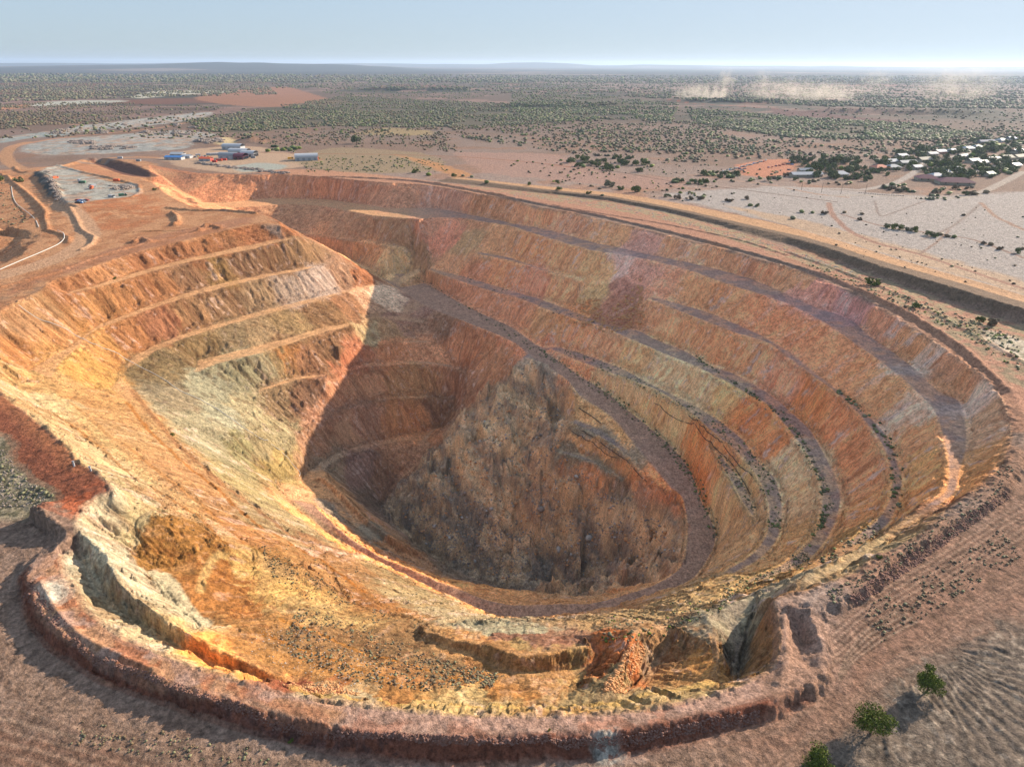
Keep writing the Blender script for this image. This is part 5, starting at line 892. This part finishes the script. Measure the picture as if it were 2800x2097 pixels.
cl = ['white','silver','white','blue','white','dark','silver','white','red','white','navy','silver']
CW = {'white': 'white', 'silver': 'silver', 'blue': 'blue', 'dark': 'black', 'red': 'red', 'navy': 'dark blue', 'purple': 'purple', 'yellow': 'yellow'}
for k in range(22):
    t = k/21; c = cl[k % 12]; place(CARS[c], 1562+t*92, 371.5-t*24+((k*7) % 3)*.9, .9+.2*math.sin(k*2.1), f'{CW[c]} car parked in the long row along the upper edge of the car park', 'car', 'cars in the long row by the red dirt car park')
for k, (px, py, c) in enumerate([(1602,369,'white'),(1608,366,'silver'),(1598,366,'navy'),(1660,383-20,'purple'),(1668,362,'red'),(1676,360,'purple'),(1684,359,'red'),(1692,357,'red'),(1702,356,'navy'),(1711,357,'blue'),(1724,351,'white'),(1728,352,'silver'),(1704,368,'navy'),(1706,349,'blue')]):
    place(CARS[c], px, py, .3*k, {0:'white car in the cluster of three left of the red dirt',1:'silver car in the cluster of three left of the red dirt',2:'dark blue car in the cluster of three left of the red dirt',3:'purple car at the left end of the red dirt line',4:'red car second from left on the red dirt line',5:'purple car in the middle of the red dirt line',6:'red car right of the middle purple car',7:'red car at the right end of the red dirt line',8:'dark blue car above the right end of the red dirt line',9:'blue car nearest the fence right of the red dirt',10:'white van at the far right of the car park',11:'silver van at the far right of the car park',12:'dark blue car alone below the others',13:'blue car at the top right of the car park'}[k], 'car')
for k in range(14): c = ['white','silver','red','white','dark','white','yellow'][k % 7]; place(CARS[c], 408+k*3.1, 341-((k*5) % 4)*.8, .5*k, f'{CW[c]} vehicle parked beside the small site huts', 'car', 'vehicles parked in the mine yard')
for k, (px, py, c, lab) in enumerate([(628,344,'yellow','yellow loading machine left of the big white shed'),(120,386,'orange','rusty brown truck by the dark bank in the small grey yard'),(172,392,'white','white service truck in the middle of the small grey yard'),(178,396,'green','green truck beside the white one in the small grey yard'),(200,404,'white','upper white truck of the row in the small grey yard'),(198,408,'orange','lower orange truck of the row in the small grey yard'),(242,427,'white','white truck near the lower edge of the small grey yard'),(266,424,'green','green truck at the lower right edge of the small grey yard')]): place(TRK[c], px, py, .5+k*.9, lab, 'truck')
for k in range(9): c = ['red','blue','white','navy','red','dark','silver','blue','white'][k]; place(CARS[c], 168+(k % 5)*5, 434+(k//5)*4+(k % 2), .7*k, f'{CW[c]} scrapped vehicle in the colourful heap at the yard corner', 'car', 'scrapped vehicles at the yard corner')
for d_ in (CARS, TRK):
    for p in d_.values():
        for c in list(p.children): bpy.data.objects.remove(c)
        bpy.data.objects.remove(p)
# pipe stacks and rock heaps on the grey yards
def rocks_mesh(rng, n, R, h, s0, s1):
    v = []; f = []
    for k in range(n):
        a = rng.uniform(0, 6.28); r = R*math.sqrt(rng.uniform(0, 1)); s = rng.uniform(s0, s1); b = IV*(1+.45*(rng.random((12, 1))-.5))*s*np.array([1, rng.uniform(.6, 1), .7]); b += np.array([r*math.cos(a), r*math.sin(a)*.6, max(0, h*(1-r/R))+s*.3]); v.append(b); f.append(IF+12*k)
    return np.concatenate(v), np.concatenate(f)
HP = []
for k in range(4): v, f = rocks_mesh(np.random.default_rng(60+k), 46, 5.5, 1.6, .5, 1.3); HP.append((v, f))
hp_me = []
for k, (v, f) in enumerate(HP): o = mesh_np('rock_heap', v, f, M['rockd']); hp_me.append(o.data); bpy.data.objects.remove(o)
def heap(px, py, sc, label, group, k=0):
    o = bpy.data.objects.new('rock_heap', hp_me[k % 4]); C.objects.link(o); x, y, z = spot(px, py); o.location = (x, y, z-.1); o.scale = (sc,)*3; o.rotation_euler[2] = k*1.3; tag(o, label, 'rock heap', group)
rk = random.Random(4)
for k in range(26): heap(154+rk.random()*46, 306+rk.random()*6, 1.0+rk.random()*.6, 'dark rock heap in the upper left cluster on the larger grey yard', 'rock heaps, upper left cluster', k)
for k in range(20): heap(198+rk.random()*92, 316+rk.random()*7, 1.0+rk.random()*.6, 'dark rock heap in the row along the lower edge of the larger grey yard', 'rock heaps along the lower yard edge', k)
for k in range(24): heap(120+rk.random()*300, 268+rk.random()*24, 1.2+rk.random()*.9, 'dark rock heap scattered on the farther grey yard', 'rock heaps on the farther grey yard', k)
for k in range(12): heap(424+rk.random()*60, 302+rk.random()*8, 1.3+rk.random()*.8, 'rock heap left of the conical stockpile', 'rock heaps by the conical stockpile', k)
for k in range(12): heap(236+rk.random()*45, 402+rk.random()*8, .7+rk.random()*.4, 'low dark heap at the right side of the small grey yard', 'low heaps in the small grey yard', k)
for k in range(14): heap(100+k*2.2, 372+k*4.4, .6+rk.random()*.3, 'rock on the dark bank left of the small grey yard', 'rocks on the dark bank', k)
for k in range(26): heap(430+k*7.5, 352+k*.9+rk.random()*3, .7+rk.random()*.5, 'rock heap on the bank above the far rim', 'rocks on the far rim bank', k)
# pipes draped on the ground
def draped(name, pts, r, m, label, cat, lift=.15, step=6):
    s = smooth_line([(a, b, 0) for a, b in pts], step); q = surf_many(s[:, :2]); q = q[~np.isnan(q[:, 0])]; zz = final_z(q[:, 0].copy(), q[:, 1].copy()); A_ = np.c_[q[:, :2], zz+lift]
    for _ in range(3): A_[1:-1] = (A_[:-2]+A_[1:-1]+A_[2:])/3
    A_[:, 2] = np.maximum(A_[:, 2], final_z(A_[:, 0].copy(), A_[:, 1].copy())+lift*.6); P = [Vector(p) for p in A_]
    n = 6; v = []; f = []
    for i, p in enumerate(P):
        d = (P[min(i+1, len(P)-1)]-P[max(i-1, 0)]).normalized(); u = d.cross(Vector((0, 0, 1))).normalized(); w = u.cross(d)
        for k in range(n): a = 2*math.pi*k/n; v.append(tuple(p+u*r*math.cos(a)+w*r*math.sin(a)))
    for i in range(len(P)-1):
        for k in range(n): j = (k+1) % n; f.append((i*n+k, i*n+j, (i+1)*n+j, (i+1)*n+k))
    o = mesh_np(name, v, f, m, None, None, True); tag(o, label, cat); return o
draped('pipeline', [(25,404),(27,422),(33,440),(55,456),(77,474),(84,492)], .26, M['hose'], 'white pipeline winding down the slope at the left edge, upper stretch', 'pipeline', .4)
draped('pipeline', [(0,584),(40,567),(75,552),(105,539),(130,527),(147,513),(140,504),(125,499)], .26, M['hose'], 'white pipeline running beside the haul road at the left edge, lower stretch', 'pipeline', .4)
draped('hose', [(40,660),(80,684),(130,710),(180,732),(230,758),(282,782),(330,806),(390,845),(430,862),(480,892),(550,939),(603,970),(628,994),(652,1022),(645,1036)], .16, M['hose'], 'long thin pale hose running down the left wall to the pit floor', 'hose', .25)
draped('drain_pipe', [(1412,874),(1481,917),(1520,950),(1568,989),(1588,1009),(1606,1040),(1621,1069)], .19, M['poly'], 'black pipe on the lower bench of the right wall, longer lower one', 'pipe', .3)
draped('drain_pipe', [(1487,902),(1530,936),(1568,969),(1600,1004),(1623,1034)], .19, M['poly'], 'black pipe on the right wall just above the longer one', 'pipe', .3)
draped('drain_pipe', [(1256,932),(1290,952),(1318,974),(1361,1007),(1396,1044)], .19, M['poly'], 'upper of two black pipes across the tan ledge of the rock slide', 'pipe', .3)
draped('drain_pipe', [(1231,932),(1280,962),(1333,997)], .19, M['poly'], 'lower of two black pipes across the tan ledge of the rock slide', 'pipe', .3)
draped('drain_pipe', [(1250,883),(1275,898),(1298,917)], .25, M['poly'], 'short black pipe at the top corner of the rock slide ledge', 'pipe', .3)
# posts and poles
def post(px, py, h, label, tilt=0):
    x, y, z = spot(px, py); root = empty('marker_post', (x, y, z-.2)); m = MB(); m.box(-.22, .22, -.22, .22, 0, h); m.build('post', M['white'], root); MB().box(-.35, .35, -.35, .35, h, h+.15).build('cap', M['silver'], root); root.rotation_euler = (tilt, 0, .3); tag(root, label, 'post')
post(161, 1009, 2.0, 'white post on the brown plateau, left one of two', -.1); post(197, 1018, 2.0, 'white post at the plateau edge, right one of two', .08)
def pole(px, py, lab):
    x, y, z = spot(px, py); root = empty('power_pole', (x, y, z-.3), .4); MB().cyl((0, 0, 0), (0, 0, 10.5), .2, .13, 8).build('pole', M['wood'], root); a = MB().box(-1.3, 1.3, -.08, .08, 9.6, 9.8).build('crossarm', M['wood'], root)
    for s in (-1.1, 0, 1.1): MB().cyl((s, 0, 9.8), (s, 0, 10.15), .09, n=6).build('insulator', M['cream'], a)
    tag(root, lab, 'power pole')
pole(1774, 417, 'wooden power pole left of the road junction, left one'); pole(1816, 420, 'wooden power pole closest to the road junction'); pole(1731, 411, 'wooden power pole farther left by the dirt road'); pole(1868, 421, 'wooden power pole right of the road junction')
# bollard stones along the town road
for k in range(20):
    t = k/19; px = 1856+t*95; py = 417+5*math.sin(t*1.6)+t*2; x, y, z = spot(px, py); o = mesh_np('boulder', IV*(.9+.2*RNG.random((12, 1)))*np.array([.8, .7, .6]), IF, M['rockd']); o.location = (x, y, z+.2); tag(o, 'dark boulder in the curved row beside the town junction', 'boulder', 'boulders in the curved row at the junction')
# scattered rock: loose scree as stuff, the largest blocks as boulders
def scree(name, polys, m, fr=IF):
    X = []
    for poly, n, lo, hi in polys:
        P = np.array(poly, float); a, b = P.min(0), P.max(0); pts = []
        while len(pts) < n:
            Q = RNG.uniform(a, b, (n*2, 2)); k = inpoly(P, Q[:, 0].copy(), Q[:, 1].copy()); pts += list(Q[k])
        pts = pts[:n]; q = surf_many(pts); X.append(np.c_[q[:, :2], lo+(hi-lo)*RNG.random(n)**3])
    X = np.concatenate(X); X = X[~np.isnan(X[:, 0])]; zz = final_z(X[:, 0].copy(), X[:, 1].copy()); n = len(X)
    B = IV[None]*(1+.7*(RNG.random((n, 12, 1))-.5))*X[:, 2][:, None, None]*np.stack([np.ones(n), RNG.uniform(.6, 1, n), RNG.uniform(.5, .9, n)], 1)[:, None, :]
    B[:, :, 0] += X[:, 0][:, None]; B[:, :, 1] += X[:, 1][:, None]; B[:, :, 2] += (zz+X[:, 2]*.15)[:, None]
    o = mesh_np(name, B.reshape(-1, 3), (IF[None]+12*np.arange(n)[:, None, None]).reshape(-1, 3), m); o['kind'] = 'stuff'
SLP = [(1150,800),(1230,860),(1206,980),(1345,1080),(1420,1110),(1460,1190),(1350,1270),(1100,1262),(930,1190),(850,1110),(940,980),(1040,870)]
scree('grey_scree', [(SLP, 2600, .2, 1.0), ([(820,1090),(1000,1060),(1130,1180),(1100,1262),(930,1190)], 2200, .2, .8), ([(0,960),(60,1040),(120,1070),(60,1100),(0,1100)], 500, .1, .45)], M['rockd'])
scree('red_rubble', [([(700,1580),(1300,1596),(1640,1530),(1640,1560),(1300,1618),(700,1596)], 2600, .1, .34), ([(60,1250),(200,1410),(600,1550),(700,1590),(600,1572),(190,1425),(50,1290)], 1500, .1, .34), ([(1830,1290),(1950,1205),(2170,1060),(2190,1070),(1960,1235),(1850,1310)], 2400, .1, .4)], M['rockr'])
scree('ochre_scree', [(SLP, 1300, .25, 1.3), ([(1300,690),(1350,640),(1385,600),(1395,700),(1340,720),(1290,715)], 520, .3, 1.5), ([(1230,660),(1290,640),(1310,700),(1260,710)], 300, .3, 1.6), ([(1363,1390),(1400,1400),(1345,1500),(1300,1490)], 500, .15, .55), ([(600,1485),(720,1470),(780,1505),(650,1495)], 500, .12, .4), ([(560,1180),(900,1330),(1100,1480),(700,1440),(500,1340)], 1500, .08, .3), ([(200,900),(500,1150),(450,1180),(150,920)], 700, .1, .35)], M['rocko'])
scree('pale_scree', [(SLP, 900, .2, .9), ([(1106,415),(1356,446),(1659,524),(1859,592),(1859,600),(1659,534),(1356,456),(1106,424)], 1100, .15, .6), ([(500,1395),(640,1330),(900,1480),(750,1500)], 500, .08, .25)], M['rockw'])
bm_ = [mesh_np('b', IV*(1+.5*(RNG.random((12, 1))-.5)), IF, M[c]) for c in ('rockd', 'rocko', 'rockw')]
for k in range(46):
    c = k % 3; px = 900+RNG.random()*480; py = 900+RNG.random()*330
    if not inpoly(np.array(SLP, float), np.array([px]), np.array([py]))[0]: continue
    o = bpy.data.objects.new('boulder', bm_[c].data); C.objects.link(o); x, y, z = spot(px, py); s = 1.1+RNG.random()**2*2.0; o.scale = (s, s*.8, s*.7); o.rotation_euler = (RNG.random()*3, RNG.random()*3, RNG.random()*6); o.location = (x, y, z+s*.2)
    tag(o, ('dark grey', 'ochre', 'pale')[c]+' boulder lying on the rock slide in the pit', 'boulder', ('dark grey', 'ochre', 'pale')[c]+' boulders on the rock slide')
for o in bm_: bpy.data.objects.remove(o)
# ------------------------------------------------------------------ dust blown up on the plain
def dust(px, py, base, wpx, hpx, lean, dens, label):
    x, y = at(px, base, 0); d = math.hypot(x, y); w = wpx*d/F; h = hpx*d/F
    v, f = IV.copy(), IF.copy(); bm = bmesh.new(); bmesh.ops.create_icosphere(bm, subdivisions=3, radius=1)
    for q in bm.verts: t = q.co.z; q.co = (q.co.x*w+lean*w*(t+1), q.co.y*max(w*.5, 25), (t+.9)*h/1.9)
    me = bpy.data.meshes.new('dust_plume'); bm.to_mesh(me); bm.free(); o = bpy.data.objects.new('dust_plume', me); C.objects.link(o); o.location = (x, y, 0)
    m = bpy.data.materials.new('dust'); m.use_nodes = True; n = m.node_tree.nodes; l = m.node_tree.links; n.remove(n['Principled BSDF']); p = n.new('ShaderNodeVolumePrincipled'); p.inputs['Color'].default_value = (.95, .84, .72, 1); p.inputs['Anisotropy'].default_value = .3
    g = n.new('ShaderNodeTexCoord'); t = n.new('ShaderNodeTexNoise'); t.inputs['Scale'].default_value = 5/max(w, h); t.inputs['Detail'].default_value = 4; l.new(g.outputs['Object'], t.inputs['Vector'])
    ge = n.new('ShaderNodeTexCoord'); ln = n.new('ShaderNodeVectorMath'); ln.operation = 'SUBTRACT'; ln.inputs[1].default_value = (.5, .5, .35); l.new(ge.outputs['Generated'], ln.inputs[0]); le = n.new('ShaderNodeVectorMath'); le.operation = 'LENGTH'; l.new(ln.outputs[0], le.inputs[0])
    fo = n.new('ShaderNodeMapRange'); fo.inputs[1].default_value = .55; fo.inputs[2].default_value = .05; l.new(le.outputs['Value'], fo.inputs[0])
    r1 = n.new('ShaderNodeMapRange'); r1.inputs[1].default_value = .42; r1.inputs[2].default_value = .68; l.new(t.outputs['Fac'], r1.inputs[0])
    mu = n.new('ShaderNodeMath'); mu.operation = 'MULTIPLY'; l.new(fo.outputs[0], mu.inputs[0]); l.new(r1.outputs[0], mu.inputs[1]); m2 = n.new('ShaderNodeMath'); m2.operation = 'MULTIPLY'; l.new(mu.outputs[0], m2.inputs[0]); m2.inputs[1].default_value = dens; l.new(m2.outputs[0], p.inputs['Density'])
    l.new(p.outputs[0], n['Material Output'].inputs['Volume']); me.materials.append(m); o['kind'] = 'stuff'
for a in [(1515,0,217,62,34,0,.034,''), (1550,0,215,20,66,.55,.032,''), (1634,0,215,20,66,.25,.016,''), (1720,0,219,115,46,0,.009,''), (1884,0,208,36,54,.1,.009,''), (2060,0,216,90,70,0,.006,''), (1790,0,219,60,36,.2,.011,'')]: dust(*a)
